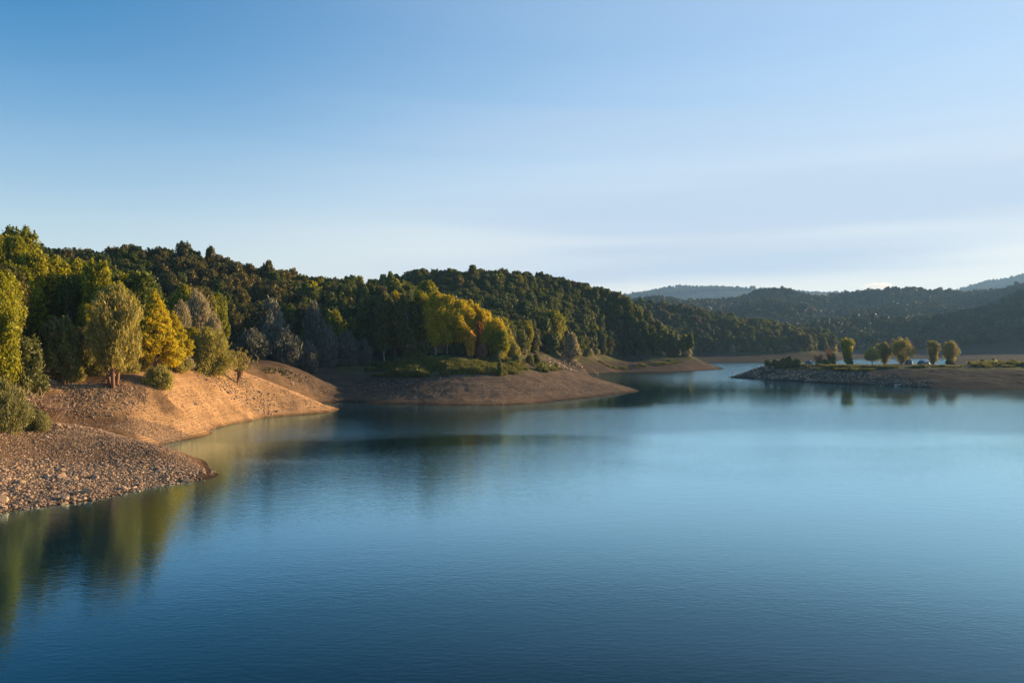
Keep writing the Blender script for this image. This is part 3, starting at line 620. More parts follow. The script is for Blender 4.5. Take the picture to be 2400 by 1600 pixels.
# --- the grove on the central bank
gy = [PR('grove', 18, 6.5, 18000, .14, 1.4, 'lime', M_BARKPALE, 140 + i, nclump=24, cr=.26, r0=.11) for i in range(2)]
gg = [PR('grove', 18, 7.5, 18000, .14, 1.4, 'yellow', M_BARKPALE, 144 + i, nclump=24, cr=.26, r0=.11) for i in range(2)]
gd = [PR('grove', 18, 6.5, 18000, .13, 1.4, 'weed', M_BARKPALE, 148 + i, nclump=24, cr=.26, r0=.11) for i in range(2)]
for px, w, top, d, q, lb in [(868, 50, 694, 236, gd[0], 'first greenish poplar at the left end of the yellow grove'), (902, 50, 688, 232, gd[1], 'second poplar from the left in the yellow grove'), (925, 48, 684, 238, gg[0], 'poplar with one bright yellow top at the left of the grove'),
                             (952, 52, 690, 230, gd[0], 'leaning pale trunked poplar in the shaded front of the grove'), (985, 50, 682, 234, gy[1], 'slender pale trunked poplar in the middle of the grove'), (1003, 56, 658, 246, gy[0], 'tallest green poplar above the middle of the grove'),
                             (1022, 48, 686, 230, gg[1], 'yellow topped poplar just right of the grove middle'), (1048, 54, 692, 231, gg[0], 'sunlit yellow poplar over the white trunks'), (1078, 52, 705, 232, gg[0], 'golden green poplar left of the red tree')]:
    place(px, w * 1.4, top, d, q, lb, 'poplar', 'poplar', rz=px * .9)
yl = [PR('oak', 13, 8, 20000, .125, 1.5, 'yellow', M_BARK, 150 + i, nclump=26, cr=.24, core=.3) for i in range(2)]; yg = PR('oak', 13, 8, 20000, .125, 1.5, 'lime', M_BARK, 153, nclump=26, cr=.24)
place(1098, 60, 706, 236, yl[0], 'tall bright yellow tree rising behind the red tree', 'yellow_tree', rz=1)
place(1132, 56, 726, 236, yl[1], 'bright yellow tree between the red tree and the tip of the grove', 'yellow_tree', rz=2)
place(1158, 58, 748, 231, yl[0], 'rounded yellow tree at the sunny tip of the grove', 'yellow_tree', rz=3)
place(1172, 50, 772, 228, yg, 'yellow green tree with low boughs ending the grove', 'yellow_tree', rz=4)
place(1128, 44, 772, 228, yg, 'green tree in front of the bright yellow ones, right of the red tree', 'broadleaf_tree', rz=5)
p = PR('oaktall', 8, 3, 5000, .15, 1.5, 'red', M_BARK, 155, nclump=16, cr=.3); place(1123, 20, 756, 227, p, 'slender brick red tree in the yellow grove', 'red_tree', rz=.5)
p = PR('oaktall', 6, 3, 5000, .15, 1.5, 'orange', M_BARK, 156, nclump=14, cr=.3); place(1102, 27, 776, 224, p, 'small orange tree left of the slender red tree', 'orange_tree', rz=.5)
p = PR('oak', 5, 3.4, 5000, .10, 1.6, 'rust', M_BARKRED, 157, nclump=14, cr=.3, core=.2); place(1128, 28, 806, 225, p, 'thin pinkish undergrowth tree under the slender red tree', 'undergrowth_tree', 'shrub', rz=.5)
p = PR('oaktall', 8, 2.6, 2600, .13, 1.6, 'willow', M_BARK, 158, nclump=12, cr=.32, core=.1); place(1194, 24, 772, 236, p, 'sparse pale sapling right of the grove tip', 'sapling', rz=.5)
rb = PR('dome', 4, 4.4, 8000, .07, 3.5, 'willow', M_BARKRED, 159, nclump=14, cr=.3, feather=1.2, stems=3, r0=.1, core=.3)
place(1204, 32, 803, 232, rb, 'round tan bush on thin stems beside the grove', 'round_bush', 'bush', rz=1)
place(1172, 26, 820, 226, rb, 'small bent bush at the foot of the sunny grove tip', 'round_bush', 'bush', rz=2)
sh = PR('dome', 3, 3.4, 5000, .09, 2.6, 'weed', M_BARK, 160, nclump=12, cr=.32, feather=1.0, stems=3, r0=.06, core=.2)
for px, w, top, d, lb in [(1210, 24, 832, 226, 'small green bush below the round tan bush'), (1241, 22, 833, 236, 'left one of two green bushes near the scree'), (1257, 20, 830, 240, 'right one of two green bushes near the scree'),
                          (1303, 16, 852, 272, 'lone green tuft bush at the foot of the scree'), (1172, 14, 848, 212, 'little green bush in the weeds under the grove')]:
    place(px, w, top, d, sh, lb, 'green_bush', 'bush', rz=px * .3)
# the nose of the middle hill
nz_ = [PR('oak', 10, 7, 6000, .26, 1.4, 'oak', M_BARK, 165 + i, nclump=22, cr=.27) for i in range(2)]
place(1240, 18, 768, 318, PR('oaktall', 9, 3, 2200, .2, 1.6, 'lime', M_BARK, 167, nclump=12, cr=.3, core=.1), 'thin twisted sapling above the top of the scree', 'sapling', rz=1)
place(1338, 44, 782, 345, PR('dome', 9, 7, 8000, .13, 3.0, 'silver', M_BARK, 168, nclump=18, cr=.28, feather=1.1, stems=2, core=.3, flat=1), 'pale olive willow overhanging the right side of the scree', 'grey_willow', 'willow', rz=1)
place(1296, 60, 728, 352, yg, 'lit yellow green tree on the nose above the scree', 'broadleaf_tree', rz=2)
place(1262, 54, 742, 340, nz_[0], 'dark green tree left on the nose above the scree', 'broadleaf_tree', rz=3)
place(1292, 40, 782, 338, nz_[1], 'dark low tree directly above the scree', 'broadleaf_tree', rz=3)
# third bank
p = PR('poplar', 9, 5.4, 5000, .2, 1.5, 'lime', M_BARKRED, 170, nclump=18, cr=.3); place(1604, 27, 785, 448, p, 'light green tree alone at the tip of the third bank', 'broadleaf_tree', rz=1)
place(1588, 18, 792, 450, sil[0], 'small pale willow left of the lone tree on the third bank', 'grey_willow', 'willow', rz=1)
for px, w, top, d, lb in [(1548, 22, 790, 447, 'pale lumpy willow at the water side foot of the middle hill'), (1518, 24, 806, 446, 'low pale willow left of the lumpy one on the middle hill foot'), (1468, 18, 810, 444, 'small dim willow at the base of the middle hill')]:
    place(px, w, top, d, sil[1], lb, 'grey_willow', 'willow', rz=px)
place(1545, 16, 826, 436, sh, 'tiny bush on the bare third bank', 'green_bush', 'bush')
place(1380, 0.1 + 20, 822, 392, sh, 'small bush where the scree meets the third bank', 'green_bush', 'bush')

# --- the grassy spit on the right
iw = [('column', 7, 5, 181), ('fan', 6, 7, 182), ('fan', 8, 6, 183), ('fan', 9, 10, 184), ('column', 9, 6, 185), ('fan', 9, 7, 186)]
def isl(k, leaf, st=2, **kw):
    kind, H, Wd, sd = iw[k]; return PR(kind, H, Wd, 9000, .085, 2.8, leaf, M_BARK, sd, nclump=20, cr=.26, feather=1.1, stems=st, r0=.28, core=.45, flat=1.0, **kw)
place(1986, 32, 794, 342, isl(0, 'lime', 1), 'upright yellow green willow nearest the left end of the grassy spit', 'spit_willow', 'willow', rz=.3)
place(2044, 40, 817, 345, PR('umbrella', 5.6, 7, 6000, .09, 2.4, 'willow', M_BARKRED, 187, nclump=16, cr=.27, feather=.8, core=.35), 'small tan umbrella shaped tree on the spit', 'spit_tree', rz=.8)
place(2074, 38, 804, 350, isl(2, 'spit', 2, lean=-.08), 'tan willow with a forked leaning trunk left of the broadest one', 'spit_willow', 'willow', rz=.0)
place(2116, 60, 796, 346, isl(3, 'spit', 3), 'broadest round willow on the spit, beside the tents', 'spit_willow', 'willow', rz=1.2)
place(2187, 31, 799, 347, isl(4, 'spit', 3), 'narrow square topped willow right of the tents', 'spit_willow', 'willow', rz=2)
place(2227, 37, 800, 344, isl(5, 'spit', 2), 'round headed willow on two dark trunks, the rightmost on the spit', 'spit_willow', 'willow', rz=.2)
a = twigs(60, 7.6, 2.0, 211, r0=.05, sub=5); twig_thing('bare_shrub', 1945, 344, a, 'tall reddish bare shrub on the spit left of the upright willow', 'shrub', M_BARKRED, tip_leaves(a, 500, .10, 'rust', 212, 2.0))
a = twigs(46, 4.6, 2.6, 213, r0=.05, sub=5); twig_thing('bare_shrub', 1918, 342, a, 'lower reddish brown bare shrub on the spit', 'shrub', M_BARKRED, tip_leaves(a, 700, .10, 'rust', 214, 1.2))
shf = [PR('dome', 3, 3.6, 2600, .13, 2.2, 'fern', M_BARK, 190 + i, nclump=12, cr=.33, feather=1.0, stems=3, r0=.06, core=.3) for i in range(2)] + [PR('dome', 3, 3.6, 2600, .13, 2.2, 'weed', M_BARK, 193, nclump=12, cr=.33, feather=1.0, stems=3, r0=.06, core=.3)]
for i, (px, w, top, d, lb) in enumerate([(1799, 16, 842, 316, 'leftmost bush on the rocky end of the spit'), (1818, 20, 843, 318, 'second bush from the rocky end of the spit'), (1834, 20, 841, 320, 'third bush from the rocky end, between taller ones'),
                          (1849, 20, 836, 321, 'tallest bush of the row on the rocky end'), (1868, 24, 842, 320, 'dark rounded bush right of the tallest in the row'), (1885, 18, 853, 318, 'low bush ending the row before the dark tent'),
                          (1930, 30, 842, 336, 'dark bush below the reddish bare shrubs'), (1952, 16, 831, 338, 'bright green bush left of the upright willow'), (1922, 22, 845, 334, 'yellowish bush in front of the dark one'), (1992, 16, 838, 338, 'green bush at the foot of the upright willow'),
                          (2226, 20, 842, 339, 'dark bush under the rightmost willow'), (2303, 15, 842, 336, 'dark pointed bush at the left of the right hand scrub'), (2328, 12, 840, 340, 'slender bush second from the left in the right hand scrub'),
                          (2350, 18, 846, 338, 'bush with a tan top in the right hand scrub'), (2374, 16, 843, 337, 'bush with a pointed top in the right hand scrub'), (2395, 20, 846, 335, 'bush cut by the right edge of the view'),
                          (2141, 14, 857, 324, 'small lit weed bush in front of the tents'), (2212, 14, 859, 322, 'small green weed bush below the square topped willow'), (2230, 14, 858, 322, 'small green weed bush below the rightmost willow'), (2290, 24, 852, 326, 'low sprawling bush starting the right hand scrub')]):
    place(px, w, top, d, shf[i % 3], lb, 'spit_bush', 'bush', rz=i * 1.7, sink=.1, base=(858 if i < 5 else None))

# ------------------------------------------------------------------ the woods
def lod(tag_, size, n, mult=1):
    out = {}
    for nm, leaf in (('oak', 'oak'), ('brown', 'brown'), ('lime', 'lime'), ('yellow', 'yellow'), ('silver', 'silver')):
        out[nm] = [PR(['oak', 'oaktall', 'oak'][i], 11, 6.4, n, size, 1.35, leaf, M_BARK, 300 + i * 7 + len(nm), nclump=20, cr=.27, sides=5, core=.6) for i in range(3 if nm in ('oak', 'brown') else 2)]
    return out
LA = lod('a', .13, 14000); LB = lod('b', .19, 6500)
cand = []
def grid(x0, x1, y0, y1, s):
    a, b = np.meshgrid(np.arange(x0, x1, s), np.arange(y0, y1, s)); a = a + rng.uniform(-.42, .42, a.shape) * s; b = b + rng.uniform(-.42, .42, b.shape) * s; return a.ravel(), b.ravel()
def woods(x0, x1, y0, y1, s, umin=-1.0, umax=.76):
    x, y = grid(x0, x1, y0, y1, s); k = (x / y > umin) & (x / y < umax); x, y = x[k], y[k]; z = Z(x, y); k = z > treeline(x, y) + .1; return x[k], y[k], z[k]
wx, wy, wz = [np.concatenate(q) for q in zip(woods(-290, 60, 92, 330, 4.5), woods(-330, 240, 330, 560, 5.0), woods(0, 400, 600, 880, 6.2))]
keep = np.ones(len(wx), bool)
for ux, uy, ur in USED: keep &= np.hypot(wx - ux, wy - uy) > max(ur, 1.2)
uu = wx / wy
keep &= ~((uu > -.62) & (uu < -.47) & (wy < 128))                     # keep the sandy terrace in front open
keep &= ~((uu > -.30) & (uu < -.01) & (wy > 205) & (wy < 241))        # the grove has its own trees
keep &= ~((uu > -.45) & (uu < -.335) & (wy < 176))
keep &= ~((uu > .03) & (uu < .07) & (wy > 290) & (wy < 340))
keep &= ~((wx > 150) & (wy > 700) & (wx / wy > .56) & (wz < 11))
wx, wy, wz, uu = wx[keep], wy[keep], wz[keep], uu[keep]
hn = fbm(wx / 13, wy / 13, 61, 2)
wh = np.where(wy < 200, 12.5, np.where(wy < 330, 10.5, np.where(wy < 560, 10.0, 10.5))) * (1 + .20 * hn + rng.uniform(-.18, .22, len(wx)))
wh = wh * np.where((rng.random(len(wx)) < .07) & (wy > 150), 1.16, 1)
ww = np.where(wy < 330, 6.0, np.where(wy < 560, 6.3, 7.6)) * rng.uniform(.7, 1.35, len(wx)) * 1.08
rnd = rng.random(len(wx)); cl = fbm(wx / 22, wy / 22, 71, 2)
kind = np.empty(len(wx), object)
for i in range(len(wx)):
    u, d, q = uu[i], wy[i], rnd[i] + .5 * cl[i]
    if d < 205 and u < -.36: k = 'lime' if q < .50 else ('oak' if q < .9 else 'brown')
    elif d < 232 and u < -.36: k = 'oak' if q < .7 else 'lime'
    elif d < 330 and u < -.27: k = 'brown' if q < .72 else 'oak'
    elif d < 330: k = 'oak' if q < .62 else ('brown' if q < .8 else 'lime')
    elif d < 560: k = 'oak' if q < .85 else ('brown' if q < 1.1 else 'lime')
    else: k = 'oak' if q < .8 else 'brown'
    kind[i] = k
# which of them show: sweep front to back, remembering how high the nearer canopy reaches
NB = 1400; sky_ = np.full(NB, -9.0); vis = np.zeros(len(wx))
ordr = np.argsort(wy)
def bins(u, hw): a = int((u - hw + .72) / 1.44 * NB); b = int((u + hw + .72) / 1.44 * NB) + 1; return max(a, 0), min(b, NB)
blk = sorted([(uy, 'n', ux, ur) for ux, uy, ur in USED])
tr = np.linspace(-.66, .66, 200)
for i in ordr:
    if abs(uu[i]) > .655: continue
    a, b = bins(uu[i], ww[i] / 2 / wy[i])
    if b <= a: continue
    top = (wz[i] + wh[i] - CAMH) / wy[i]; low = (wz[i] + .25 * wh[i] - CAMH) / wy[i]
    s = sky_[a:b]; vis[i] = np.clip(top - np.maximum(s, low), 0, None).sum() / NB * 1.44
    sky_[a:b] = np.maximum(s, top * .98 if top > 0 else top)
sel = np.argsort(-vis)[:225]; issel = np.zeros(len(wx), bool); issel[sel] = True; issel &= vis > 0
def zone(i):
    u, d = uu[i], wy[i]; px = 1200 + u * FPX; c = {'lime': 'yellow green', 'oak': 'dark green', 'brown': 'bronze green'}[kind[i]]
    size = 'tall ' if wh[i] > 11.8 else ('short ' if wh[i] < 9.6 else ''); size += 'broad ' if ww[i] > 6.9 else ('narrow ' if ww[i] < 5.2 else '')
    py = HOR - (wz[i] + wh[i] - CAMH) / d * FPX
    if d < 205 and u < -.36: g = 'near left wood'; w = 'in the near left wood ' + ('at the left edge' if px < 110 else 'above the large willow' if px < 290 else 'behind the golden trees' if px < 410 else 'behind the silvery willows')
    elif d < 330 and u < -.27: g = 'long left ridge'; w = ('on the skyline' if py < 622 else 'on the face') + ' of the left ridge ' + ('above the large willow' if px < 290 else 'above the golden trees' if px < 410 else 'above the silvery willows' if px < 530 else 'above the dark hollow')
    elif d < 330: g = 'wooded wall behind the hollow'; w = ('on the skyline' if py < 668 else 'low on the wall' if py > 730 else 'midway up the wall') + (' above the dark hollow' if px < 790 else ' left of the yellow grove' if px < 880 else ' behind the yellow grove')
    elif d < 560: g = 'rounded middle hill'; w = ('on the skyline' if (px < 1400 and py < 672) or (px >= 1400 and py < 672 + (px - 1400) * .55) else 'at the foot' if py > 775 else 'on the slope') + ' of the middle hill ' + ('above the yellow grove' if px < 1180 else 'above the scree' if px < 1360 else 'above the third bank')
    else: g = 'far bank beyond the channel'; w = 'on the far bank ' + ('left of' if px < 1700 else 'behind') + ' the spit'
    return '%s%s tree %s' % (size, c, w), 'trees of the ' + g
for i in np.where(issel)[0]:
    lb, g = zone(i); P_ = (LA if wy[i] < 235 else LB)[kind[i]]; p = P_[i % len(P_)]
    tree_thing('broadleaf_tree', p, wx[i], wy[i], wh[i], ww[i], lb, 'tree', g, z=wz[i], rz=rnd[i] * 6.28)
src = []; off = {}
for L_, nm in ((LA, 'a'), (LB, 'b')):
    for k_ in ('oak', 'brown', 'lime'):
        off[nm + k_] = (len(src), len(L_[k_]))
        for q in L_[k_]: src.append(merged(q, 'wood_tree'))
rest = ~issel & ((vis > 0) | (rng.random(len(wx)) < 1.0))
ii = np.where(rest)[0]; idx = [off[('a' if wy[i] < 235 else 'b') + kind[i]][0] + i % off[('a' if wy[i] < 235 else 'b') + kind[i]][1] for i in ii]
scatter('forest', np.stack([wx[ii], wy[ii], wz[ii] - .2], 1), rnd[ii] * 6.28, np.stack([ww[ii] / 6.4, ww[ii] / 6.4, wh[ii] / 11], 1), idx, src, 'mass of smaller trees filling the wooded hills behind the lake', 'forest')
# undergrowth closing the foot of the woods
ux_, uy_ = [np.concatenate(q) for q in zip(grid(-130, 60, 95, 300, 2.6), grid(-60, 200, 300, 480, 3.0), grid(80, 420, 560, 860, 4.5))]
uz_ = Z(ux_, uy_); tl = treeline(ux_, uy_); k = (uz_ > tl - .35) & (uz_ < tl + 1.6) & (ux_ / uy_ < .72) & (rng.random(len(ux_)) < .62); r_ = ux_ / uy_
k &= ~((r_ > -.62) & (r_ < -.36) & (uy_ < 140)) & ~((r_ > -.19) & (r_ < .02) & (uy_ < 229)) & ~((wx.size > 0) & (r_ > .03) & (r_ < .075) & (uy_ < 335))
ux_, uy_, uz_ = ux_[k], uy_[k], uz_[k]; n = len(ux_)
us_src = [merged(shf[0], 'undergrowth_shrub'), merged(shf[1], 'undergrowth_shrub'), merged(PR('dome', 3, 3.6, 2200, .13, 2.2, 'silver', M_BARK, 196, nclump=12, cr=.33, feather=1.0, stems=3, r0=.06), 'undergrowth_shrub')]
us_ = rng.uniform(.6, 1.5, n) * np.where(uy_ > 500, 1.6, 1)
scatter('undergrowth', np.stack([ux_, uy_, uz_ - .1], 1), rng.random(n) * 6.28, np.stack([us_, us_, us_ * rng.uniform(.7, 1.2, n)], 1), (rng.random(n) ** 2 * 3).astype(int), us_src, 'dark scrub along the foot of the woods', 'undergrowth')
# far wooded hills
FARP = [merged(PR('oak', 10, 7.5, 1100, .50, 1.1, 'far', M_BARK, 400 + i, nclump=12, cr=.3, branchy=False, sides=4, core=.7), 'hill_tree') for i in range(3)] + [merged(PR('oak', 10, 7.5, 1000, .52, 1.1, 'far', M_BARK, 410, nclump=12, cr=.3, branchy=False, sides=4, core=.7), 'hill_tree')]
fx, fy, fz = [np.concatenate(q) for q in zip(woods(120, 900, 860, 1200, 6.6, .08, .76), woods(150, 1350, 1200, 1760, 7.6, .12, .74), woods(300, 3300, 4050, 4650, 17, .10, .72))]
n = len(fx); fs = rng.uniform(.75, 1.2, n) * np.where(fy > 3000, 1.5, 1) * (1 + .35 * (rng.random(n) < .04))
k = ~((fy > 1200) & (fy < 3000) & (fbm(fx / 60, fy / 60, 81, 3) > .42)); fx, fy, fz, fs = fx[k], fy[k], fz[k], fs[k]; n = len(fx)
scatter('hill_woods', np.stack([fx, fy, fz - .3], 1), rng.random(n) * 6.28, np.stack([fs, fs, fs * rng.uniform(.8, 1.25, n)], 1), rng.integers(0, 4, n), FARP, 'hazy woodland covering the far hills', 'woodland')
print('TREES', len(wx), issel.sum(), 'far', n, 'under', len(us_))
# ------------------------------------------------------------------ stones
def stone_mesh(seed, k=2):
    import bmesh
    r = np.random.default_rng(seed); bm = bmesh.new(); bmesh.ops.create_icosphere(bm, subdivisions=k, radius=.5)
    pl = [(unit(r.normal(size=3)), .25 + .16 * r.random()) for _ in range(9)]
    for v in bm.verts:
        c = np.array(v.co)
        for nrm, dd in pl:                      # flatten against random planes: broken, angular rock
            t = c @ nrm
            if t > dd: c = c - nrm * (t - dd)
        v.co = c * np.array([1.25, .95, .72])
    me = bpy.data.meshes.new('stone'); bm.to_mesh(me); bm.free(); me.materials.append(M_STONE if seed % 3 else M_STONEG); return me
STB = [stone_mesh(500 + i, 3) for i in range(5)]; STS = [stone_mesh(520 + i, 2) for i in range(5)]
STB[1].materials[0] = M_STONE; STB[4].materials[0] = M_STONE
def pxpoly(poly, n, r, d0=60, d1=460):
    out = []; P_ = np.array(poly, float); lo, hi = P_.min(0), P_.max(0)
    while len(out) < n:
        q = r.uniform(lo, hi)
        if inpoly(np.array([q[0]]), np.array([q[1]]), P_)[0]: out.append(q)
    return out
def wpoly(poly, d0, d1):          # photo outline -> outline on the terrain
    return np.array([((px - 1200) / FPX * d, d) for px, py in poly for d in [hitz(px, py, d0, d1)]])
def inside(W_, n, r):
    lo, hi = W_.min(0), W_.max(0); x = r.uniform(lo[0], hi[0], n * 6); y = r.uniform(lo[1], hi[1], n * 6); k = inpoly(x, y, W_); x, y = x[k][:n], y[k][:n]; return x, y
rb_ = np.random.default_rng(77)
BZ = [  # outline, d range, boulders, size range, gravel count, gravel size range, label, group
    ([(-60, 1085), (120, 1080), (300, 1080), (470, 1098), (488, 1106), (440, 1126), (230, 1165), (0, 1196), (-60, 1205)], 62, 96, 74, (.30, .85), 9000, (.08, .40), 'pale stone in the rubble on the water side of the near point', 'rubble on the near point'),
    ([(60, 985), (130, 980), (260, 1010), (250, 1035), (100, 1030), (60, 1010)], 88, 106, 28, (.32, .75), 900, (.08, .3), 'pale stone in the pile beside the tamarisk bush', 'stone pile by the tamarisk bush'),
    ([(135, 890), (250, 905), (340, 915), (330, 960), (250, 985), (140, 970)], 98, 122, 26, (.28, .6), 4200, (.08, .32), 'stone on the dark rubble slope under the large willow', 'rubble under the large willow'),
    ([(470, 885), (560, 878), (640, 925), (650, 965), (600, 976), (540, 930)], 130, 166, 46, (.32, .85), 2600, (.10, .4), 'stone in the broken rock band on the second slope', 'rock band on the second slope'),
    ([(640, 862), (740, 890), (800, 935), (760, 938), (680, 905)], 176, 205, 22, (.4, .8), 1200, (.12, .4), 'dim stone on the ridge behind the second slope', 'ridge behind the second slope'),
    ([(1262, 836), (1320, 838), (1400, 866), (1392, 874), (1330, 871), (1285, 855)], 285, 372, 52, (.7, 1.35), 2600, (.3, .9), 'stone in the grey scree below the middle hill', 'scree below the middle hill'),
    ([(1712, 882), (1735, 874), (1790, 861), (1830, 862), (1900, 868), (1900, 890), (1800, 888)], 285, 335, 40, (.7, 1.4), 2200, (.25, .8), 'boulder on the rocky end of the spit', 'rocky end of the spit'),
    ([(1900, 866), (2040, 874), (2190, 898), (2180, 906), (2060, 902), (1900, 893)], 255, 320, 0, (.5, 1), 3000, (.2, .65), '', ''),
]
gp, gs, gi = [], [], []
for poly, d0, d1, nb, bs, ng_, gsz, lb, grp in BZ:
    W_ = wpoly(poly, d0, d1)
    if nb:
        x, y = inside(W_, nb, rb_); z = Z(x, y)
        for a, b, c in zip(x, y, z):
            s = bs[0] + (bs[1] - bs[0]) * rb_.random() ** 2.2
            o = link('boulder', STB[rb_.integers(0, 5)]); o.location = (a, b, c + s * .02); o.rotation_euler = (rb_.uniform(-.5, .5), rb_.uniform(-.5, .5), rb_.random() * 6.28); o.scale = (s * rb_.uniform(.8, 1.25), s, s * rb_.uniform(.7, 1.15))
            yw = 'lower' if c < z.mean() else 'upper'; sw = 'large' if s > bs[0] + .45 * (bs[1] - bs[0]) else ('small' if s < bs[0] + .12 * (bs[1] - bs[0]) else 'middling'); hw = 'left' if a < x.mean() else 'right'
            tag(o, '%s stone in the %s %s part of the %s' % (sw, yw, hw, grp), 'rock', grp)
    x, y = inside(W_ + (W_ - W_.mean(0)) * .12, ng_, rb_); kk = fbm(x / 3.5, y / 3.5, 97, 3) + .5 * inpoly(x, y, W_ * .85 + W_.mean(0) * .15) + rb_.uniform(-.35, .35, len(x)) > .05; x, y = x[kk], y[kk]; gp.append(np.stack([x, y, Z(x, y)], 1)); t = gsz[0] + (gsz[1] - gsz[0]) * rb_.random(len(x)) ** 3.5; gs.append(t * (1 + .6 * (rb_.random(len(x)) < .04)))
# thin litter of small stones over all the near banks and along the water lines
for poly, d0, d1, n, sz in [([(-80, 985), (100, 985), (250, 1010), (400, 1050), (486, 1100), (440, 1124), (200, 1172), (-80, 1210)], 62, 112, 30000, (.06, .24)),
                            ([(120, 900), (360, 900), (480, 872), (600, 884), (787, 962), (620, 976), (450, 1020), (384, 1040), (250, 1010), (130, 985)], 96, 172, 10000, (.05, .28)),
                            ([(400, 1000), (330, 985), (250, 1000), (384, 1038), (450, 1022)], 100, 128, 5600, (.06, .24)),
                            ([(830, 900), (1250, 885), (1420, 905), (1490, 916), (1180, 947), (820, 940)], 182, 245, 5200, (.08, .34))]:
    W_ = wpoly(poly, d0, d1); x, y = inside(W_, n, rb_); gp.append(np.stack([x, y, Z(x, y)], 1)); gs.append(sz[0] + (sz[1] - sz[0]) * rb_.random(len(x)) ** 3)
gp = np.concatenate(gp); gs = np.concatenate(gs); k = gp[:, 2] > -.15; gp, gs = gp[k], gs[k]; n = len(gp)
gp[:, 2] += gs * .06
scatter('gravel', gp, rb_.random(n) * 6.28, np.stack([gs * rb_.uniform(.8, 1.3, n), gs, gs * rb_.uniform(.6, 1.1, n)], 1), rb_.integers(0, 5, n), STS, 'loose stones and gravel strewn over the bare banks', 'gravel')
def lone(px, py, d0, d1, s, label, m=0):
    d = hitz(px, py, d0, d1); x = (px - 1200) / FPX * d; o = link('boulder', STB[m]); o.location = (x, d, z1(x, d) + s * .05); o.scale = (s, s * .9, s); o.rotation_euler = (.2, .1, px); tag(o, label, 'rock'); return o
lone(8, 1172, 62, 80, 1.5, 'large rounded boulder at the water edge by the left border', 1)
lone(143, 1118, 66, 90, 1.2, 'flat slab boulder in the middle of the near rubble', 3)
lone(204, 1155, 66, 90, 1.25, 'big split boulder at the water edge of the near point', 2)
lone(222, 1120, 66, 90, 1.0, 'boulder standing upright above the big split one', 4)
lone(122, 898, 100, 122, 1.3, 'upright pale stone at the foot of the leaning trunk', 4)
lone(607, 964, 135, 165, .9, 'pale boulder on the water line below the rock band', 2)
lone(459, 949, 120, 140, .8, 'single dark stone on the smooth sandy terraces', 0)

# ------------------------------------------------------------------ weeds and grass
def tuft(seed, n, H, Wd, leaf, w=.05):
    r = np.random.default_rng(seed); V = []
    for i in range(n):
        a = r.random() * 6.28; q = r.random() ** .6 * Wd * .5; b = np.array([math.cos(a) * q * .6, math.sin(a) * q * .6, -.05]); h = H * (.5 + .5 * r.random())
        t = b + np.array([math.cos(a) * q * .9, math.sin(a) * q * .9, h]) + r.normal(size=3) * .06 * H; s = np.array([-math.sin(a + r.normal()), math.cos(a), 0]) * w * (.6 + r.random()); m_ = (b + t) / 2 + [0, 0, .05 * H]
        V += [b, m_ + s, t, m_ - s]
    return mesh_np('tuft', np.array(V), np.arange(4 * n).reshape(n, 4), [ML[leaf]])
TU = [tuft(600, 90, 1.3, 1.0, 'weed', .07), tuft(601, 120, 1.0, 1.2, 'weed', .07), tuft(602, 80, .9, 1.0, 'fern', .07), tuft(603, 150, .32, 1.3, 'weed', .04)]
tp, ts, ti = [], [], []
def weeds(poly, d0, d1, n, kinds, s0, s1, thr=-.2):
    W_ = wpoly(poly, d0, d1); x, y = inside(W_, n, rb_); k = fbm(x / 5, y / 5, 91, 2) > thr; x, y = x[k], y[k]
    tp.append(np.stack([x, y, Z(x, y)], 1)); ts.append(rb_.uniform(s0, s1, len(x)) * np.clip(.45 + 1.1 * (fbm(x / 5, y / 5, 91, 2) - thr), .35, 1.1)); ti.append(rb_.choice(kinds, len(x)))
weeds([(855, 866), (960, 856), (1150, 862), (1270, 868), (1265, 876), (1180, 880), (1000, 884), (870, 882)], 192, 245, 4200, [0, 0, 1, 2], .7, 1.5, -.35)
weeds([(860, 852), (1050, 842), (1200, 844), (1290, 862), (1200, 870), (960, 866)], 200, 250, 4200, [3, 3, 3, 2], .7, 1.4, -.3)
weeds([(1215, 846), (1290, 856), (1320, 868), (1290, 874), (1230, 872)], 222, 285, 260, [0, 1, 2], .7, 1.5)
weeds([(1400, 846), (1590, 842), (1600, 850), (1420, 858)], 385, 450, 1200, [3, 1, 2], .7, 1.6, -.1)
weeds([(1780, 856), (1900, 858), (2060, 862), (2040, 872), (1880, 868)], 285, 340, 1300, [1, 2, 2, 2], .4, 1.2, -.1)
weeds([(1880, 856), (2100, 859), (2110, 865), (1900, 864)], 290, 335, 900, [1, 2, 2, 2], .4, 1.1, -.2)
weeds([(2110, 858), (2260, 860), (2250, 866), (2110, 866)], 290, 345, 300, [1, 2, 0], .5, 1.1, -.1)
weeds([(2270, 852), (2420, 850), (2440, 872), (2290, 868)], 285, 350, 1300, [1, 2, 2, 0], .5, 1.8, -.2)
weeds([(600, 855), (690, 876), (730, 900), (690, 893), (600, 870)], 150, 205, 90, [2, 3], .3, .6)
weeds([(540, 862), (620, 884), (700, 916), (640, 890), (560, 872)], 150, 180, 80, [2, 3], .3, .5)
tp = np.concatenate(tp); ts = np.concatenate(ts); ti = np.concatenate(ti)
scatter('grass', tp, rb_.random(len(tp)) * 6.28, np.stack([ts, ts, ts * rb_.uniform(.8, 1.2, len(ts))], 1), ti, TU, 'green weeds and grass on the old shore terraces', 'grass')

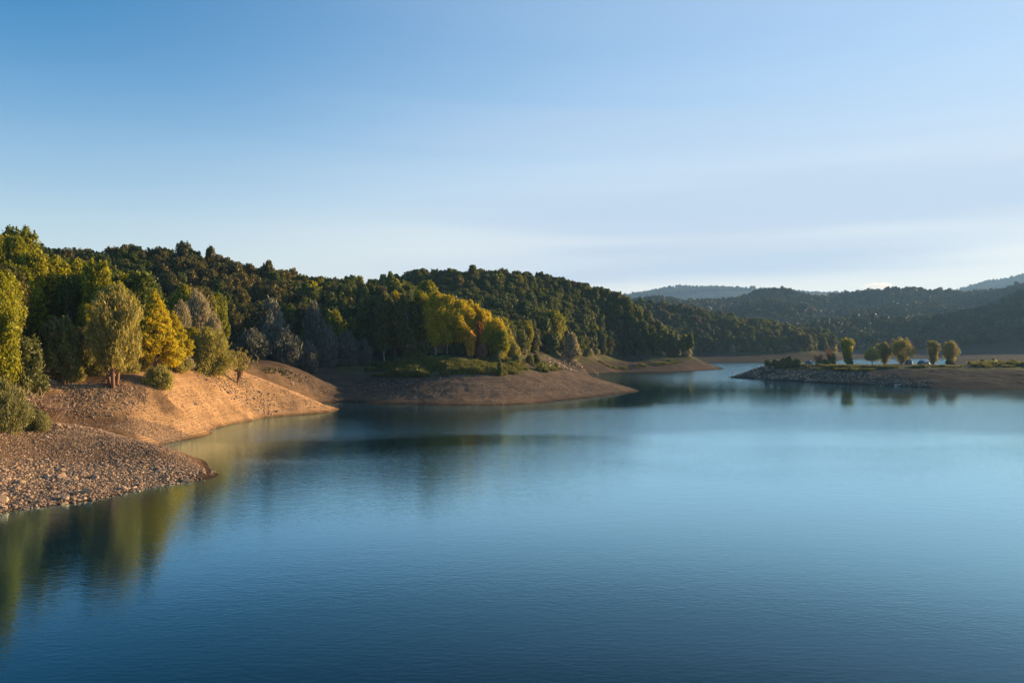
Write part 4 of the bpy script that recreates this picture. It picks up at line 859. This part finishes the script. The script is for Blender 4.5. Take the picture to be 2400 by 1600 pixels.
# ------------------------------------------------------------------ tents on the spit
M_TENT = plain('dark_tent_cloth', (.035, .045, .04), .6, 2, .2); M_TENTB = plain('blue_tent_cloth', (.05, .12, .20), .6, 2, .2); M_POLE = plain('tent_edge_binding', (.62, .62, .58), .4, 2, .1); M_DOOR = plain('tent_door_cloth', (.09, .10, .09), .6, 2, .2)
M_PALE = plain('pale_tent_cloth', (.6, .6, .58), .6, 2, .1)
def tent(px, d, Wd, Dp, H, label, cloth, rz=0, pole=M_POLE, top=None):
    x = (px - 1200) / FPX * d; e = empty('tent', (x, d, z1(x, d) - .03), rz)
    nu, nv = 32, 12; V = []
    def pt(u, v, g=1.0):
        a = 2 * math.pi * u; th = v * math.pi / 2; sag = 1 - .07 * abs(math.sin(2 * a)) * math.cos(th) ** .5 * (0.4 + .6 * math.sin(2 * th))
        return [Wd / 2 * math.cos(a) * math.cos(th) ** .8 * sag * g, Dp / 2 * math.sin(a) * math.cos(th) ** .8 * sag * g, H * math.sin(th) * g]
    for j in range(nv):
        for i in range(nu): V.append(pt(i / nu, j / nv))
    V.append([0, 0, H]); F4 = [(j * nu + i, j * nu + (i + 1) % nu, (j + 1) * nu + (i + 1) % nu, (j + 1) * nu + i) for j in range(nv - 1) for i in range(nu)]
    F3 = [((nv - 1) * nu + i, (nv - 1) * nu + (i + 1) % nu, nv * nu) for i in range(nu)]
    link('canopy', mesh_np('canopy', np.array(V), [np.array(F4), np.array(F3)], [cloth], smooth=True), e)
    for a0 in (.125, .375):
        T = Tubes(); q = [pt(a0, t / 10, 1.01) for t in range(10)] + [[0, 0, H * 1.01]] + [pt(a0 + .5, t / 10, 1.01) for t in range(9, -1, -1)]; T.add(q, [.035] * len(q), 6); v, f = T.arrays(); link('pole', mesh_np('pole', v, f, [pole]), e)
    V = []; F = []
    for j in range(8):
        for i in range(7): V.append(pt(.75 - .075 + .15 * i / 6 * (1), j / 10 + .01, 1.02))
    F = [(j * 7 + i, j * 7 + i + 1, (j + 1) * 7 + i + 1, (j + 1) * 7 + i) for j in range(7) for i in range(6)]
    link('door', mesh_np('door', np.array(V), np.array(F), [M_DOOR], smooth=True), e)
    V = []; 
    for i in range(9):
        for g in (0, 1): V.append([Wd / 2 * (1.0 + .02) * math.cos(-.75 + i * 1.5 / 8) , Dp / 2 * 1.02 * math.sin(-.75 + i * 1.5 / 8), .02 + g * .28])
    link('skirt', mesh_np('skirt', np.array(V), np.array([(2 * i, 2 * i + 2, 2 * i + 3, 2 * i + 1) for i in range(8)]), [pole]), e)
    if top:
        V = [pt(i / 20 * .5 - .25, .55 + .07 * j, 1.03) for j in range(6) for i in range(9)]
        link('vent_cover', mesh_np('vent_cover', np.array(V), np.array([(j * 9 + i, j * 9 + i + 1, (j + 1) * 9 + i + 1, (j + 1) * 9 + i) for j in range(5) for i in range(8)]), [M_PALE], smooth=True), e)
    return tag(e, label, 'tent')
tent(2131, 338, 3.3, 2.8, 2.3, 'dark tall dome tent at the foot of the broadest willow', M_TENT, .2)
tent(2160, 337, 3.5, 2.8, 2.0, 'dark low dome tent with a bright curved edge between two willows', M_TENT, -.2)
tent(2173, 343, 2.4, 2.2, 1.5, 'small bluish tent half hidden behind the low dome tent', M_TENTB, .4)
tent(1896, 330, 3.3, 2.6, 1.9, 'dark tent with a pale top beside the bush row', M_TENT, .1, top=True)

# small white boat drawn up on the stones
def boat(px, d, L_, label):
    x = (px - 1200) / FPX * d; e = empty('small_boat', (x, d, .0), .12); nx = 14; V = []; 
    for i in range(nx + 1):
        t = i / nx; w = .42 * (math.sin(math.pi * min(1, .12 + t * .88)) ** .6); k = .05 + .10 * t ** 2
        for a in (-1, -.75, 0, .75, 1): V.append([(t - .5) * L_, a * w, k + (.34 if abs(a) == 1 else (.10 if abs(a) == .75 else 0)) * (1 + .2 * t)])
    F = [(i * 5 + j, i * 5 + j + 1, (i + 1) * 5 + j + 1, (i + 1) * 5 + j) for i in range(nx) for j in range(4)]
    me = mesh_np('hull', np.array(V), np.array(F), [plain('white_hull', (.55, .55, .53), .5, 2, .05)], smooth=True); h = link('hull', me, e); md = h.modifiers.new('thick', 'SOLIDIFY'); md.thickness = .04
    for t in (-.15, .2):
        V = np.array([(t * L_ + a, b * .36, .30 + c) for a in (-.12, .12) for b in (-1, 1) for c in (0, .04)]); link('seat', mesh_np('seat', V, np.array([(0, 1, 3, 2), (4, 6, 7, 5), (0, 4, 5, 1), (2, 3, 7, 6), (0, 2, 6, 4), (1, 5, 7, 3)]), [M_BARK]), e)
    return tag(e, label, 'boat')
boat(2104, WL(2104, 904.5)[1] + .3, 2.3, 'small white boat drawn up at the water edge below the tents')
o = lone(1892, 893, 270, 300, .9, 'small pale slab on the water line of the rocky end', 1); o.scale = (1.1, .5, .4)

# ------------------------------------------------------------------ person on the rocks at the tip
def person(px, d):
    x = (px - 1200) / FPX * d; z = z1(x, d) + .35; e = empty('person', (x, d, max(z, .35)), -1.9)
    J = {'pel': (0, 0, .93, .135), 'abd': (0, .01, 1.10, .125), 'che': (0, .0, 1.30, .155), 'nec': (0, .01, 1.47, .058), 'hea': (0, .025, 1.58, .088), 'hd2': (0, .03, 1.68, .082),
         'sl': (.17, 0, 1.41, .065), 'el': (.23, .06, 1.14, .045), 'wl': (.16, .30, 1.08, .032), 'sr': (-.17, 0, 1.41, .065), 'er': (-.24, .05, 1.14, .045), 'wr': (-.12, .32, 1.10, .032),
         'hl': (.10, 0, .88, .095), 'kl': (.13, .05, .50, .062), 'al': (.14, -.02, .09, .042), 'tl': (.15, .15, .035, .035), 'hr': (-.10, 0, .88, .095), 'kr': (-.14, .02, .50, .062), 'ar': (-.17, -.06, .09, .042), 'tr': (-.19, .11, .035, .035)}
    E = [('pel', 'abd'), ('abd', 'che'), ('che', 'nec'), ('nec', 'hea'), ('hea', 'hd2'), ('che', 'sl'), ('sl', 'el'), ('el', 'wl'), ('che', 'sr'), ('sr', 'er'), ('er', 'wr'), ('pel', 'hl'), ('hl', 'kl'), ('kl', 'al'), ('al', 'tl'), ('pel', 'hr'), ('hr', 'kr'), ('kr', 'ar'), ('ar', 'tr')]
    for s, w in ((1, 'wl'), (-1, 'wr')):
        bx, by, bz, _ = J[w]; J[w + 'p'] = (bx - s * .01, by + .07, bz, .03); E.append((w, w + 'p'))
        for q, (dx, l) in enumerate(((-.028, .06), (-.010, .075), (.010, .07), (.028, .055))):
            J[w + 'f%d' % q] = (bx + dx, by + .07 + l * .6, bz - .01, .009); J[w + 'g%d' % q] = (bx + dx, by + .07 + l * .75, bz - .035, .008); E += [(w + 'p', w + 'f%d' % q), (w + 'f%d' % q, w + 'g%d' % q)]
        J[w + 't'] = (bx - s * .045, by + .06, bz + .015, .010); E.append((w + 'p', w + 't'))
    names = list(J); me = bpy.data.meshes.new('body'); me.from_pydata([J[n][:3] for n in names], [(names.index(a), names.index(b)) for a, b in E], [])
    me.materials.append(plain('dark_clothes', (.03, .035, .045), .8, 4, .2)); o = link('body', me, e)
    md = o.modifiers.new('skin', 'SKIN'); o.modifiers.new('sub', 'SUBSURF').levels = 1
    o.modifiers['sub'].render_levels = 1
    for i, n in enumerate(names):
        v = me.skin_vertices[0].data[i]; v.radius = (J[n][3], J[n][3]); v.use_root = n == 'pel'
    c = np.array([0, .03, 1.66]); V, F = leaves([c], [.095], 500, .025, 1.5, np.random.default_rng(5), 0, 1.0, .85); k = np.repeat(V.reshape(-1, 4, 3)[:, :, 2].mean(1) > 1.64, 1)
    V = V.reshape(-1, 4, 3)[k].reshape(-1, 3); link('hair', mesh_np('hair', V, np.arange(len(V)).reshape(-1, 4), [plain('dark_hair', (.03, .02, .015))]), e)
    tag(e, 'person in dark clothes standing on the rocks at the tip of the spit', 'person')
person(1716, 327)

# ------------------------------------------------------------------ small cloud resting on the horizon, and the haze
def cloud():
    d = 9000; x = (2055 - 1200) / FPX * d; z = CAMH - (672 - HOR) / FPX * d; w = 36 / FPX * d
    import bmesh
    bm = bmesh.new(); bmesh.ops.create_icosphere(bm, subdivisions=5, radius=1.0); me = bpy.data.meshes.new('cloud')
    for v in bm.verts:
        c = v.co; n_ = float(fbm(np.array([c.x * 2.2 + 5]), np.array([c.y * 1.3 + c.z * 2.2]), 7, 4)[0]); f = 1 + .35 * n_; c.x *= w * f; c.y *= w * .5 * f; c.z *= w * .26 * f * (1 if c.z > 0 else .45)
    bm.to_mesh(me); bm.free()
    for q in me.polygons: q.use_smooth = True
    m = bpy.data.materials.new('cloud_vapour'); m.use_nodes = True; N = m.node_tree.nodes; L = m.node_tree.links; N.clear(); o_ = N.new('ShaderNodeOutputMaterial'); v = N.new('ShaderNodeVolumePrincipled'); v.inputs['Color'].default_value = (1, 1, 1, 1); v.inputs['Density'].default_value = .006; v.inputs['Anisotropy'].default_value = .3
    L.new(v.outputs[0], o_.inputs['Volume']); me.materials.append(m); o = link('cloud', me); o.location = (x, d, z); tag(o, 'small white cloud low over the wooded right hand ridge', 'cloud')
cloud()
def haze():
    x0, x1, y0, y1, z0, z1_ = -9100, 9100, -9100, 9100, -9, 400
    V = np.array([(x, y, z) for x in (x0, x1) for y in (y0, y1) for z in (z0, z1_)]); F = np.array([(0, 1, 3, 2), (4, 6, 7, 5), (0, 4, 5, 1), (2, 3, 7, 6), (0, 2, 6, 4), (1, 5, 7, 3)])
    m = bpy.data.materials.new('haze_air'); m.use_nodes = True; N = m.node_tree.nodes; L = m.node_tree.links; N.clear(); o_ = N.new('ShaderNodeOutputMaterial'); v = N.new('ShaderNodeVolumePrincipled')
    v.inputs['Color'].default_value = (.30, .58, 1.0, 1); v.inputs['Density'].default_value = 9e-5; v.inputs['Anisotropy'].default_value = .2
    L.new(v.outputs[0], o_.inputs['Volume']); o = link('haze', mesh_np('haze', V, F, [m])); o['kind'] = 'stuff'; o['label'] = 'thin blue evening haze over the lake and far hills'; o['category'] = 'haze'
haze()
